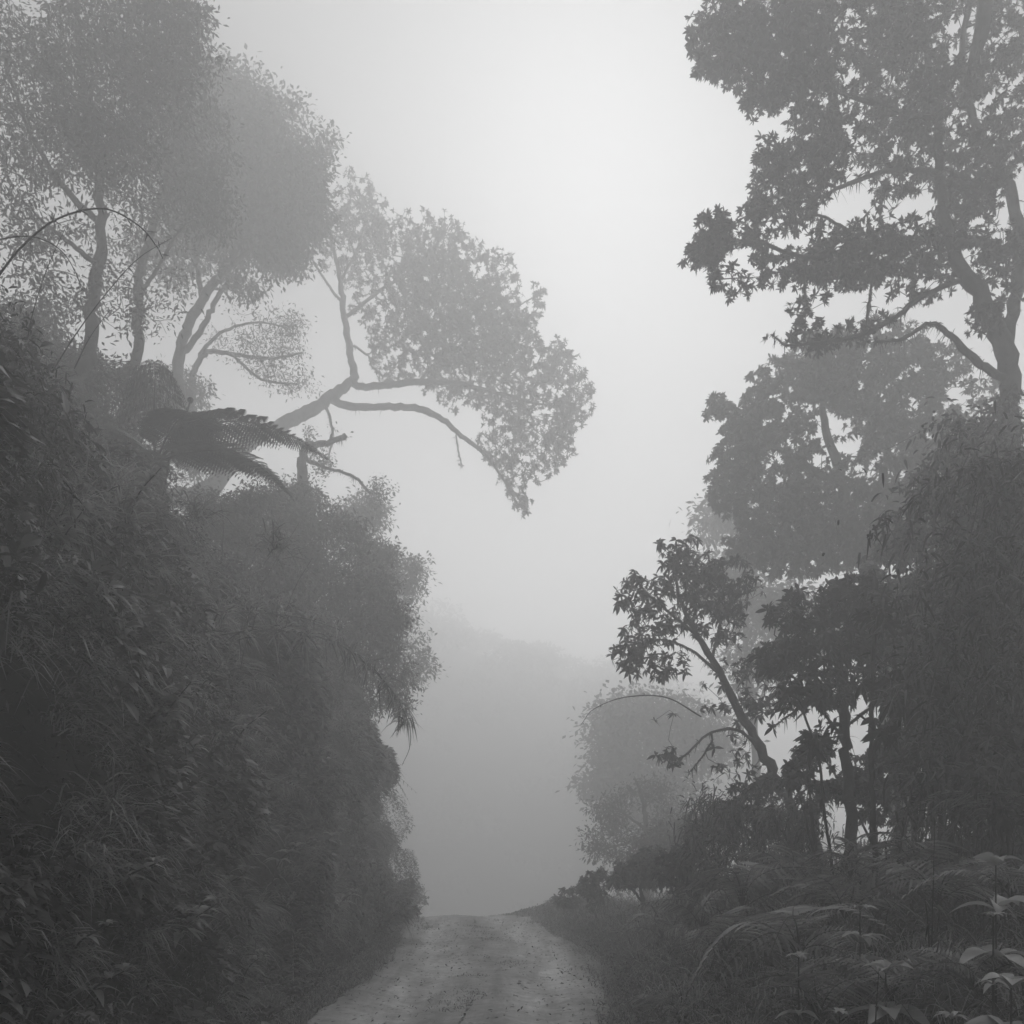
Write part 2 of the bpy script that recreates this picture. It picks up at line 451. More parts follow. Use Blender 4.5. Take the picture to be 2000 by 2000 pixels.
def grass_cover():
    mb = MB()
    n = 3600
    P, N = bank_points(n, -7.5, -2.1, 3.6, 24, 1.1)
    pt = fbm(P[:, 0] * .6 + 9, P[:, 1] * .6, P[:, 2] * .6, s=91, o=2)
    keep = pt > .44
    P, N = P[keep], N[keep]; n = len(P)
    lp = lump(P[:, 0], P[:, 1], P[:, 2])
    C = P + N * (0.05 + .5 * lp)[:, None]
    k = 26
    R = np.repeat(C, k, 0) + RNG.normal(size=(n * k, 3)) * .035
    D = np.repeat(nrm(N * .7 + np.array([0, 0, .75])), k, 0) + RNG.normal(size=(n * k, 3)) * .42
    L = np.repeat(.18 + .24 * RNG.random(n), k) * (.6 + .6 * RNG.random(n * k))
    tn = np.clip(np.repeat(RNG.random(n) * .5, k) + RNG.random(n * k) * .5, 0, 1)
    ribbons(mb, R, D, L, .008 + .006 * RNG.random(n * k), BLADE, .75, tone=tn)
    # rounded drooping mounds that catch the light
    spots = [(60, 780), (20, 700), (120, 860), (230, 960), (160, 930), (300, 1020), (60, 1060), (350, 1390), (430, 1430), (460, 1520), (50, 1620), (90, 1640), (40, 1760), (150, 1270),
             (260, 1260), (60, 1300), (20, 1200), (200, 1130), (330, 1120), (400, 1220), (520, 1290), (560, 1400), (620, 1480), (300, 1600), (520, 1600), (650, 1620), (130, 1700), (380, 1680), (10, 1880), (700, 1700), (560, 1800), (90, 960), (180, 1040), (420, 1120)]
    spots += [(RNG.uniform(0, 740), RNG.uniform(900, 1900)) for _ in range(34)]
    for (u, v) in spots:
        p = on_bank(u, v)
        if p[0] > -1.9 or p[1] > 11.5: continue
        nn = normal(p[0], p[1]); c = p + nn * (.1 + .45 * float(lump(p[0], p[1], p[2])))
        m = int(RNG.uniform(90, 260)); sc_ = RNG.uniform(.5, 1.0)
        d = rdir(m); d[:, 2] = np.abs(d[:, 2]) * .8 + .15; d = nrm(d + nn * .35)
        P0 = c + d * (.05 * RNG.random((m, 1))) + RNG.normal(size=(m, 3)) * .05
        ribbons(mb, P0, d, sc_ * (.14 + .32 * RNG.random(m)), .011, BLADE, .25 + .8 * RNG.random(m), tone=np.clip(.35 + .65 * RNG.random(m), 0, 1))
    # low turf at the foot of the bank and the road edges
    for x0, x1, cnt in ((-2.7, -1.75, 26000), (.75, 1.9, 26000)):
        Y = 4 + 20 * RNG.random(cnt) ** 1.2
        off = np.interp(Y, [0, 200], [0, 0]) + (road_c(Y) + .46)
        X = x0 + (x1 - x0) * RNG.random(cnt) + off
        Z = height(X, Y)
        D = np.array([0, 0, 1.0]) + RNG.normal(size=(cnt, 3)) * .45
        ribbons(mb, np.stack([X, Y, Z - .01], -1), D, .04 + .12 * RNG.random(cnt), .006, BLADE, .5)
    # weeds creeping in from both verges
    cnt = 60000
    Y = 4.5 + 18 * RNG.random(cnt) ** 1.2; S = (RNG.random(cnt) * 2 - 1) * 1.75; X = road_c(Y) + S
    k_ = (np.abs(S) + .9 * (fbm(X * 1.3, Y * .9, s=87) - .5) + .25 * RNG.random(cnt)) > 1.32
    X, Y = X[k_], Y[k_]; cnt = len(X)
    ribbons(mb, np.stack([X, Y, road_z(Y) - .02], -1), np.array([0, 0, .8]) + RNG.normal(size=(cnt, 3)) * .6, .03 + (.13 + .2 * sstep((Y - 16) / 3)) * RNG.random(cnt) ** 2, .008, BLADE, .5)
    cnt = 9000
    Y = 9 + 11.5 * RNG.random(cnt); S = RNG.normal(size=cnt) * .2; X = road_c(Y) + S + .05
    k_ = fbm(X * 1.5, Y * .8, s=88) > .52; X, Y = X[k_], Y[k_]; cnt = len(X)
    ribbons(mb, np.stack([X, Y, road_z(Y) + .0], -1), np.array([0, 0, 1.0]) + RNG.normal(size=(cnt, 3)) * .6, .02 + .05 * RNG.random(cnt), .006, BLADE, .5)
    tag(mb.obj("grass", M_GRASS), "tufts of long arching grass on the left bank and along the road edges", "grass", kind="stuff")

def right_cover():
    mb = MB()
    n = 150000
    Y = 3.8 + 22 * RNG.random(n) ** 1.3; X = road_c(Y) + 1.5 + 9.5 * RNG.random(n)
    Z = height(X, Y)
    P = np.stack([X, Y, Z], -1)
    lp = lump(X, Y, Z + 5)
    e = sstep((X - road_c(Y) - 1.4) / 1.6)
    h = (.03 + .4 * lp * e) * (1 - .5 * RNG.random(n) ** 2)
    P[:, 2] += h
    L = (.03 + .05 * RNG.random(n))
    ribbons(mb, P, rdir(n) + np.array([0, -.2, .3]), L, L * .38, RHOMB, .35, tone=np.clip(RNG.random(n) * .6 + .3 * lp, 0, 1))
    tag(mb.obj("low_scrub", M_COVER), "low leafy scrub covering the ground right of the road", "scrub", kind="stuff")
    mb = MB()
    n = 2600
    Y = 4.2 + 16 * RNG.random(n) ** 1.2; X = road_c(Y) + 1.7 + 7 * RNG.random(n)
    C = np.stack([X, Y, height(X, Y) + .3 * lump(X, Y, 5 + 0 * X)], -1)
    k = 16
    R = np.repeat(C, k, 0) + RNG.normal(size=(n * k, 3)) * .05
    D = np.array([0, 0, .9]) + RNG.normal(size=(n * k, 3)) * .5
    ribbons(mb, R, D, .15 + .3 * RNG.random(n * k), .008, BLADE, .6)
    tag(mb.obj("wild_grass", M_GRASS), "thin wild grass standing among the ferns right of the road", "grass", kind="stuff")

def upper_cover():
    # coarse vegetation on slopes farther off
    mb = MB()
    n = 120000
    P, N = bank_points(n, -26, -6.5, 14, 48, 1.0)
    lp = lump(P[:, 0] * .5, P[:, 1] * .5, P[:, 2] * .5)
    P = P + N * ((.1 + 1.5 * lp) * (1 - .3 * RNG.random(n)))[:, None]
    ribbons(mb, P, rdir(n) + np.array([0, 0, .2]), .1 + .14 * RNG.random(n), .07, RHOMB, .2)
    tag(mb.obj("hillside_undergrowth", M_FAR), "bushy undergrowth on the misty slope above the left bank", "undergrowth", kind="stuff")
    mb = MB()
    # far wood on the hill closing the valley
    nc = 420
    cy = 70 + 34 * RNG.random(nc); cx = -40 + 80 * RNG.random(nc)
    cz = height(cx, cy, rough=False)
    for i in range(nc):
        r = 1.2 + 1.5 * RNG.random(); k = 240
        d = rdir(k); d[:, 2] = np.abs(d[:, 2])
        q = np.array([cx[i], cy[i], cz[i] + r * .6]) + d * r * (0.8 + .25 * RNG.random((k, 1))) * np.array([1, 1, .9])
        ribbons(mb, q, rdir(k), .5, .3, RHOMB, .1)
    tag(mb.obj("distant_wood", M_TREE), "faint wooded hillside closing the valley beyond the road", "wood", kind="stuff")

mat_cover(); grass_cover(); right_cover(); upper_cover()

# ------------------------------------------------------------------ trees
class Skel:
    def __init__(s, seed):
        s.P = np.zeros((60000, 3)); s.par = np.full(60000, -1); s.r = np.zeros(60000); s.limb = np.zeros(60000, bool)
        s.n = 0; s.chains = []; s.rng = np.random.default_rng(seed); s.tips = []
    def node(s, p, par, r=0.0, limb=False):
        i = s.n; s.P[i] = p; s.par[i] = par; s.r[i] = r; s.limb[i] = limb; s.n += 1; return i
    def add_limb(s, pts, Yk=None):
        """pts: (u, v, Y, radius in photo px)"""
        w3 = [np.append(at(u, v, Y), rp / F * Y) for u, v, Y, rp in pts]
        S = spline(w3, 7)
        if s.n:
            d = np.linalg.norm(s.P[:s.n] - S[0, :3], axis=1); par = int(np.argmin(d)); S[0, :3] = s.P[par]
            ch = [par]; S = S[1:]
        else:
            ch = []; par = -1
        L = np.linalg.norm(S[-1, :3] - S[0, :3])
        for k, q in enumerate(S):
            j = s.rng.normal(size=3) * min(.02, q[3] * .22)
            par = s.node(q[:3] + j, par, max(q[3], .004), True); ch.append(par)
        s.chains.append((ch, True))
        s.tips.append((par, nrm(s.P[par] - s.P[s.par[par]])))
    def grow(s, T, bend=0.35, r0=0.005, lift=0.1):
        d = np.full(len(T), 1e9)
        for a in range(0, s.n, 200):
            d = np.minimum(d, np.linalg.norm(T[:, None] - s.P[None, a:min(s.n, a + 200)], axis=2).min(1))
        order = np.argsort(d)
        for ti in order:
            t = T[ti]
            v = t - s.P[:s.n]; dist = np.linalg.norm(v, axis=1)
            c = dist + 0.15 * np.maximum(0, -v[:, 2])
            i = int(np.argmin(c)); D = dist[i]
            if D < .04:
                continue
            pd = nrm(s.P[i] - s.P[s.par[i]]) if s.par[i] >= 0 else np.array([0, 0, 1.0])
            ctrl = s.P[i] + pd * D * bend + np.array([0, 0, lift * D]) + s.rng.normal(size=3) * D * .12
            k = int(np.clip(D / .13, 2, 8))
            ch = [i]; p = i
            for a in range(1, k + 1):
                u = a / k
                q = (1 - u) ** 2 * s.P[i] + 2 * u * (1 - u) * ctrl + u * u * t
                if a < k: q = q + s.rng.normal(size=3) * .012
                p = s.node(q, p); ch.append(p)
            s.chains.append((ch, False))
            s.tips.append((p, nrm(s.P[p] - s.P[s.par[p]])))
        e = 2.35
        acc = np.zeros(s.n)
        for i in range(s.n - 1, -1, -1):
            if not s.limb[i]:
                if acc[i] == 0: acc[i] = r0 ** e
                s.r[i] = acc[i] ** (1 / e)
                acc[s.par[i]] += acc[i]
    def mesh_wood(s, mb, sides_big=9):
        for ch, big in s.chains:
            P = s.P[ch]; r = s.r[ch].copy()
            if s.par[ch[0]] >= 0 or ch[0] != 0 or not big:
                if len(r) > 1: r[0] = min(r[0], r[1] * 1.25)
            if big and ch[0] == 0:
                pass
            tube(mb, P, r, sides_big if big else (5 if r[0] > .015 else 3), .12 if big else 0, s.rng, tone=.3)

def blobs(specs, rng, gap=0.0, gs=1.6, seed=1):
    out = []
    for (u, v, Y, ru, rv, rd, n) in specs:
        c = at(u, v, Y); q = rdir(n, rng) * (rng.random((n, 1)) ** (1 / 2.6))
        out.append(c + q * np.array([ru / F * Y, rd, rv / F * Y]))
    T = np.concatenate(out)
    if gap:
        g = fbm(T[:, 0] * gs, T[:, 1] * gs, T[:, 2] * gs, s=seed, o=2)
        T = T[g > np.quantile(g, gap)]
    return T

def leaf_rosettes(mb, P, A, rng, k=11, L=.13, W=.036, th=(45, 95), droop=.12, prof=LANCE, fold=.25):
    n = len(P)
    a = np.repeat(nrm(A), k, 0); R = np.repeat(P, k, 0)
    s = nrm(np.cross(a, rng.normal(size=(n * k, 3))))
    t = np.radians(th[0] + (th[1] - th[0]) * rng.random(n * k))[:, None]
    D = a * np.cos(t) + s * np.sin(t)
    l = L * (.65 + .55 * rng.random(n * k)) * np.repeat(.75 + .5 * rng.random(n), k)
    tn = np.clip(np.repeat(rng.random(n) * .5, k) + rng.random(n * k) * .5, 0, 1)
    ribbons(mb, R, D, l, l * (W / L), prof, droop, U=a + rng.normal(size=a.shape) * .15, fold=fold, tone=tn, rng=rng)

def leaf_spray(mb, P, rng, k=18, rad=.22, L=.07, W=.032, droop=.2):
    n = len(P)
    R = np.repeat(P, k, 0) + rng.normal(size=(n * k, 3)) * rad * .5 * np.array([1, 1, .7])
    D = nrm(R - np.repeat(P, k, 0)) * .6 + rdir(n * k, rng) * .7
    l = L * (.6 + .8 * rng.random(n * k))
    tn = np.clip(np.repeat(rng.random(n) * .6, k) + rng.random(n * k) * .4, 0, 1)
    ribbons(mb, R, D, l, l * (W / L), RHOMB, droop, tone=tn, rng=rng)

def make_tree(name, label, cat, seed, limbs, crown, leaf, gap=0.2, gs=1.2, r0=.005, moss=0, group=None,
              leafmat=None, bend=.35, lift=.1, root=True):
    s = Skel(seed)
    first = list(limbs[0])
    u, v, Y, rp = first[0]
    base = at(u, v, Y)
    gz = float(height(base[0], base[1]))
    if root and u < 900 and base[2] - gz > .5:      # on the left the slope rises away from the road: stand the trunk there
        xs = np.linspace(base[0], base[0] - 4.5, 60); hs = height(xs, np.full(60, Y), rough=False)
        ok = np.where(hs >= base[2] - .6)[0]
        q = int(ok[0]) if len(ok) else 59
        vm = HZ - (min(float(hs[q]), base[2]) * .5 + base[2] * .5 - CAMZ) * F / Y
        first = [((xs[q]) / Y * F + 1000, HZ - (float(hs[q]) - .2 - CAMZ) * F / Y, Y, rp * 1.35), ((xs[q] * .45 + base[0] * .55) / Y * F + 1000, vm, Y, rp * 1.15)] + first
        base = at(*first[0][:3]); gz = float(height(base[0], base[1]))
    elif root and base[2] > gz - .1:      # carry the trunk down into the soil
        vv = HZ - (gz - .25 - CAMZ) * F / Y
        first = [(u, vv, Y, rp * 1.35)] + first
    base = at(*first[0][:3])
    root_o = empty(name, (base[0], base[1], gz), label, cat, group)
    org = np.array([base[0], base[1], gz])
    s.add_limb(first)
    for l in limbs[1:]:
        s.add_limb(l)
    s.tips = s.tips[1:] if not crown else s.tips
    if crown:
        T = blobs(crown, s.rng, gap, gs, seed)
        s.grow(T, bend, r0, lift)
    mb = MB(); s.mesh_wood(mb); mb.obj("trunk", M_BARK, root_o, True, org)
    if s.tips and leaf:
        I = np.array([t[0] for t in s.tips]); A = np.array([t[1] for t in s.tips]); P = s.P[I]
        mb = MB()
        kind, kw = leaf[0], dict(leaf[1])
        if kind == 'rosette':
            side = kw.pop('side', 0.6)
            leaf_rosettes(mb, P, nrm(A + np.array([0, 0, kw.pop('up', .4)])), s.rng, **kw)
            sel = s.par[I]; m = (sel >= 0) & (s.rng.random(len(I)) < side); sel = sel[m]
            if len(sel):
                leaf_rosettes(mb, s.P[sel] + s.rng.normal(size=(len(sel), 3)) * .05, nrm(A[m] + rdir(len(sel), s.rng) * .8), s.rng, **kw)
        else:
            leaf_spray(mb, P, s.rng, **kw)
        mb.obj("crown", leafmat or M_TREE, root_o, False, org)
    if moss:
        li = np.where(s.limb[:s.n])[0]
        pk = s.rng.choice(li, moss)
        par = np.where(s.par[pk] >= 0, s.par[pk], pk)
        tt = s.rng.random((moss, 1))
        c = s.P[pk] * tt + s.P[par] * (1 - tt)
        d = rdir(moss, s.rng); c = c + d * s.r[pk][:, None] * .9
        cl = vnoise(c[:, 0] * 4, c[:, 1] * 4, c[:, 2] * 4, 5)
        mb = MB(); 
        ribbons(mb, c, d * .8 + rdir(moss, s.rng) * .5 + np.array([0, 0, -.2]), (.03 + .15 * s.rng.random(moss) ** 3) * (.4 + 1.2 * cl ** 2), .007 + .011 * s.rng.random(moss), [.8, 1, .6, .1], .5, rng=s.rng)
        mb.obj("moss", M_MOSS, root_o, False, org)["kind"] = "stuff"
    return root_o

# --- 1. big tree filling the top right corner
D1 = 13.3
make_tree("rosette_tree", "big dark mossy tree with starry leaf rosettes filling the top right corner", "tree", 101, [
    [(1990, 1500, 14.2, 18.7), (1982, 1150, 14.1, 18.1), (1975, 880, 14, 18.1), (1965, 700, 13.8, 19.4), (1925, 600, 13.6, 16.9), (1868, 500, 13.4, 12.5), (1838, 380, 13.3, 10), (1832, 220, 13.3, 8.08), (1800, 60, 13.4, 6.24), (1760, -90, 13.5, 4.37)],
    [(1965, 680, 13.8, 12.5), (1992, 520, 13.9, 11.8), (1975, 380, 14, 10.6), (1930, 290, 14, 8.72), (1880, 150, 14.1, 6.86), (1900, -60, 14.2, 4.99)],
    [(1992, 500, 13.9, 10), (1900, 470, 13.6, 9.36), (1800, 468, 13.3, 8.08), (1690, 480, 13, 6.86), (1580, 505, 12.8, 4.99), (1490, 475, 12.6, 3.12), (1400, 470, 12.5, 1.87)],
    [(1890, 540, 13.5, 6.24), (1800, 580, 13.3, 4.99), (1745, 622, 13.1, 4.99), (1680, 655, 13, 4.37), (1600, 668, 12.9, 3.12), (1540, 674, 12.8, 2.5), (1510, 655, 12.8, 1.25)],
    [(1960, 740, 13.8, 8.08), (1900, 700, 13.5, 7.49), (1850, 650, 13.3, 5.62), (1815, 632, 13.2, 4.37), (1765, 660, 13.1, 3.74), (1710, 668, 13, 2.5)],
    [(1838, 340, 13.3, 5.62), (1760, 330, 13, 4.99), (1680, 350, 12.9, 4.37), (1600, 385, 12.8, 3.12), (1530, 400, 12.7, 1.87)],
    [(1832, 230, 13.3, 5.62), (1740, 215, 13.1, 4.99), (1640, 180, 12.9, 3.74), (1540, 130, 12.7, 2.5), (1440, 90, 12.6, 1.87)],
    [(1693, 650, 13, 2.81), (1695, 610, 13, 3.12), (1702, 560, 13, 2.5), (1705, 520, 13, 1.87)],
    [(1700, 480, 13, 3.74), (1640, 440, 12.8, 3.12), (1590, 420, 12.8, 2.5), (1540, 440, 12.7, 1.87)],
    [(1922, 117, 13.6, 14), (1933, -364, 11, 15.5), (1998, -925, 8, 16.6), (2216, -1856, 5, 19), (2976, -4440, 2.5, 22.8)],  # limbs running over the camera are added out of view, to shade the near mist
    [(1950, -564, 10, 11.4), (1594, -1020, 8, 11.9), (1234, -1283, 6.5, 8.77)],
    [(2031, -1183, 7, 13.6), (3196, -2329, 4.5, 16.9), (5836, -5442, 2.2, 17.3)],
    [(1575, 500, 12.8, 1.87), (1572, 560, 12.8, 2.5), (1575, 600, 12.8, 1.87)],
], [
    (1998, -972, 8, 475, 213, 1.8, 120), (2216, -1932, 5, 684, 342, 1.8, 140), (2900, -4852, 2.4, 1266, 633, 1.2, 120), (1276, -1486, 6.2, 429, 214, 1.5, 80), (4483, -3870, 3, 1013, 633, 1.5, 140), (2637, -1342, 6.5, 467, 292, 1.8, 110),  # unseen leaf clumps overhead, added to keep skylight off the near mist
    (1420, 65, 12.7, 75, 48, 0.8, 284), (1520, 90, 12.9, 100, 75, 1, 343), (1660, 70, 13.1, 150, 90, 1.3, 493), (1840, 80, 13.7, 150, 110, 1.5, 493),
    (1960, 200, 14, 80, 160, 1.5, 299), (1500, 185, 12.8, 45, 28, 0.5, 50), (1640, 200, 13, 100, 48, 1, 224), (1780, 230, 13.3, 100, 60, 1.1, 194),
    (1600, 268, 12.8, 45, 26, .6, 60), (1505, 345, 12.7, 38, 34, .5, 90), (1590, 330, 12.8, 60, 45, 0.7, 104), (1490, 290, 12.7, 16, 18, .3, 10), (1560, 410, 12.7, 50, 20, .5, 44),
    (1390, 470, 12.5, 55, 36, 0.5, 126), (1335, 475, 12.5, 18, 32, 0.3, 23), (1430, 545, 12.5, 60, 26, 0.5, 20), (1480, 430, 12.6, 40, 30, 0.5, 44),
    (1560, 495, 12.8, 90, 32, 0.7, 179), (1700, 500, 13, 120, 34, 0.8, 254), (1820, 520, 13.3, 90, 50, 0.8, 134), (1880, 420, 13.6, 70, 50, 0.9, 89),
    (1580, 600, 12.8, 40, 20, 0.3, 11), (1600, 655, 12.9, 80, 14, 0.4, 50), (1700, 640, 13, 60, 14, 0.4, 20), (1690, 400, 13, 70, 50, 0.8, 37),
    (1900, -80, 14, 220, 90, 1.5, 328), (1640, -60, 13.2, 200, 60, 1.2, 239),
    (1905, 340, 13.3, 70, 90, .9, 130), (1955, 500, 13.4, 60, 60, .7, 80), (1790, 330, 13.2, 60, 50, .7, 60), (1930, 610, 13.4, 50, 40, .6, 36), (1960, 60, 13.4, 60, 90, .9, 120)],
    ('rosette', dict(k=15, L=.084, W=.027, side=1.0, droop=.1)), gap=.2, gs=1.1, r0=.005, moss=4200)

# --- 2. tree behind it, half way down the right side
make_tree("rounded_tree", "rounded misty tree below the big top right tree, with bright gaps in its crown", "tree", 102, [
    [(1760, 1640, 21, 20), (1745, 1400, 21, 18), (1715, 1200, 20.5, 16), (1680, 1060, 20, 14), (1640, 930, 19.8, 10), (1610, 820, 19.6, 7), (1600, 740, 19.5, 4)],
    [(1690, 1080, 20, 9), (1600, 1040, 19.7, 7), (1520, 1000, 19.4, 5), (1450, 960, 19.2, 3)],
    [(1650, 950, 19.8, 8), (1560, 900, 19.5, 6), (1480, 850, 19.2, 4), (1420, 810, 19.1, 3)],
    [(1690, 1080, 20, 10), (1760, 960, 20, 8), (1800, 860, 20, 6), (1830, 770, 20, 4)],
], [
    (1620, 730, 19.6, 110, 60, 1.4, 299), (1540, 770, 19.4, 90, 65, 1.2, 260), (1760, 770, 20, 120, 90, 1.6, 429), (1470, 820, 19.2, 50, 55, 0.9, 130),
    (1400, 795, 19.1, 26, 18, 0.4, 31), (1440, 880, 19.2, 60, 50, 0.9, 130), (1560, 900, 19.5, 90, 70, 1.2, 221), (1690, 900, 19.8, 110, 90, 1.5, 338),
    (1450, 960, 19.3, 60, 50, 0.9, 130), (1400, 930, 19.2, 22, 22, 0.3, 18), (1550, 1020, 19.5, 110, 60, 1.3, 286), (1680, 1040, 19.9, 110, 70, 1.4, 312), (1480, 1060, 19.4, 60, 40, 0.9, 104),
    (1800, 980, 20.2, 110, 110, 1.5, 338), (1880, 850, 20.3, 90, 110, 1.5, 260), (1580, 1090, 19.8, 110, 35, 1.1, 156), (1700, 690, 19.7, 110, 40, 1.2, 169)],
    ('rosette', dict(k=13, L=.115, W=.044, th=(50, 120), up=.2, side=1.0, droop=.15)), gap=.16, gs=.95, r0=.005, leafmat=M_TREE)

# --- 3. leaning small tree with drooping leaves beside the road
make_tree("leaning_tree", "small leaning tree with drooping leaf whorls reaching over the road from the right", "tree", 103, [
    [(1590, 1640, 13.9, 11.2), (1545, 1575, 13.77, 9.9), (1500, 1490, 13.65, 9.9), (1450, 1400, 13.54, 8.58), (1410, 1320, 13.41, 7.26), (1360, 1240, 13.3, 5.28), (1325, 1160, 13.18, 3.3), (1320, 1090, 13.18, 1.98)],
    [(1410, 1320, 13.41, 3.3), (1350, 1270, 13.18, 2.64), (1290, 1250, 13.05, 1.98), (1230, 1270, 12.94, 1.32)],
    [(1365, 1245, 13.3, 3.3), (1300, 1190, 13.18, 2.64), (1255, 1150, 13.05, 1.98), (1240, 1120, 13.05, 1.32)],
    [(1390, 1290, 13.41, 3.3), (1410, 1210, 13.41, 2.64), (1440, 1150, 13.54, 1.98), (1460, 1100, 13.54, 1.32)],
    [(1500, 1490, 13.65, 3.3), (1450, 1430, 13.41, 3.3), (1390, 1430, 13.18, 2.64), (1330, 1480, 13.05, 1.98), (1290, 1475, 12.94, 1.32)],
    [(1395, 1440, 13.18, 1.98), (1370, 1480, 13.05, 1.65), (1345, 1510, 13.05, 0.99)],
    [(1450, 1400, 13.54, 3.96), (1500, 1370, 13.65, 3.3), (1540, 1310, 13.77, 2.64), (1560, 1250, 13.9, 1.32)],
], [
    (1325, 1080, 13.18, 50, 36, 0.48, 67), (1345, 1130, 13.18, 72, 54, 0.6, 120), (1250, 1160, 13.05, 50, 50, 0.48, 83), (1280, 1220, 13.05, 72, 48, 0.6, 103),
    (1420, 1150, 13.41, 72, 60, 0.6, 123), (1390, 1210, 13.3, 72, 48, 0.6, 87), (1225, 1280, 12.94, 33, 33, 0.36, 40), (1290, 1300, 13.05, 54, 36, 0.48, 47),
    (1450, 1300, 13.54, 60, 48, 0.48, 40), (1305, 1475, 13.05, 26, 24, 0.24, 22), (1440, 1480, 13.3, 48, 48, 0.48, 17), (1500, 1350, 13.65, 72, 60, 0.48, 60), (1420, 1360, 13.3, 72, 48, 0.48, 20), (1300, 1380, 13.05, 48, 36, 0.36, 6)],
    ('rosette', dict(k=7, L=.098, W=.032, th=(75, 135), up=-.1, side=.3, droop=.35)), gap=.12, gs=1.5, r0=.004, moss=1500, lift=-.02)

# --- 4. darker bushy tree right of it
make_tree("bushy_tree", "dark bushy tree with a thick upright trunk right of the leaning tree", "tree", 104, [
    [(1660, 1640, 11.0, 11.9), (1655, 1500, 11, 10.7), (1648, 1400, 11, 10.1), (1640, 1300, 11, 8.33), (1620, 1220, 11, 5.35), (1600, 1150, 11, 2.38)],
    [(1648, 1400, 11, 4.17), (1600, 1330, 10.8, 3.57), (1550, 1290, 10.7, 2.38), (1510, 1290, 10.6, 1.19)],
    [(1640, 1300, 11, 4.76), (1690, 1220, 11.1, 3.57), (1720, 1170, 11.2, 2.38)],
    [(1650, 1450, 11, 3.57), (1590, 1375, 10.8, 2.38), (1545, 1395, 10.7, 1.78), (1510, 1420, 10.6, 1.19)],
    [(1650, 1420, 11, 3.57), (1720, 1370, 11, 2.98), (1790, 1330, 11, 1.78)],
], [
    (1570, 1190, 10.8, 60, 40, 0.6, 152), (1660, 1170, 11, 70, 45, 0.7, 185), (1600, 1260, 10.8, 80, 50, 0.7, 185), (1520, 1280, 10.7, 40, 34, 0.4, 70),
    (1710, 1250, 11.1, 70, 60, 0.7, 185), (1640, 1340, 10.9, 70, 45, 0.6, 118), (1570, 1360, 10.8, 50, 40, 0.5, 57), (1760, 1340, 11, 60, 45, 0.6, 118),
    (1620, 1440, 10.8, 50, 40, 0.5, 57), (1740, 1450, 11, 60, 40, 0.5, 40), (1500, 1200, 10.8, 30, 26, 0.3, 26)],
    ('rosette', dict(k=8, L=.105, W=.036, th=(60, 120), up=.1, side=.4, droop=.25)), gap=.3, gs=1.5, r0=.004, moss=1200, lift=0)

# --- saplings
for k, (lab, limbs, crown) in enumerate([
    ("slender sapling with a straight vertical stem in front of the dark bushy tree",
     [[(1712, 1730, 8.8, 6), (1704, 1600, 8.8, 5.5), (1702, 1450, 8.8, 5), (1706, 1300, 8.8, 4), (1708, 1190, 8.8, 3)], [(1703, 1500, 8.8, 3), (1720, 1400, 8.7, 2.5), (1722, 1360, 8.7, 1.5)]],
     [(1710, 1200, 8.8, 30, 30, .25, 12), (1730, 1340, 8.8, 50, 60, .3, 16)]),
    ("bent whip thin sapling between the leaning tree and the bushy tree",
     [[(1625, 1700, 9.3, 3), (1612, 1600, 9.3, 3), (1598, 1480, 9.3, 2.5), (1560, 1370, 9.3, 2), (1540, 1320, 9.3, 1.2)]],
     [(1545, 1340, 9.3, 25, 25, .2, 8), (1585, 1450, 9.3, 20, 20, .2, 4)]),
    ("bare thin sapling slanting left below the thicket on the right",
     [[(1850, 1640, 8.3, 3), (1800, 1545, 8.3, 3), (1755, 1470, 8.3, 2.5), (1735, 1435, 8.3, 2)]],
     [(1735, 1430, 8.3, 18, 18, .2, 6)]),
    ("tall leafy sapling with broad leaves at the edge of the right thicket",
     [[(1835, 1660, 8.4, 5), (1838, 1500, 8.4, 4), (1830, 1380, 8.4, 3), (1815, 1330, 8.4, 2)]],
     [(1800, 1350, 8.4, 60, 50, .35, 34), (1845, 1450, 8.4, 50, 60, .35, 20)]),
]):
    make_tree("sapling", lab, "sapling", 120 + k, limbs, crown,
              ('rosette', dict(k=7, L=.15, W=.05, th=(60, 120), up=.1, side=.5, droop=.3)), gap=0, r0=.003, group="saplings on the right of the road")

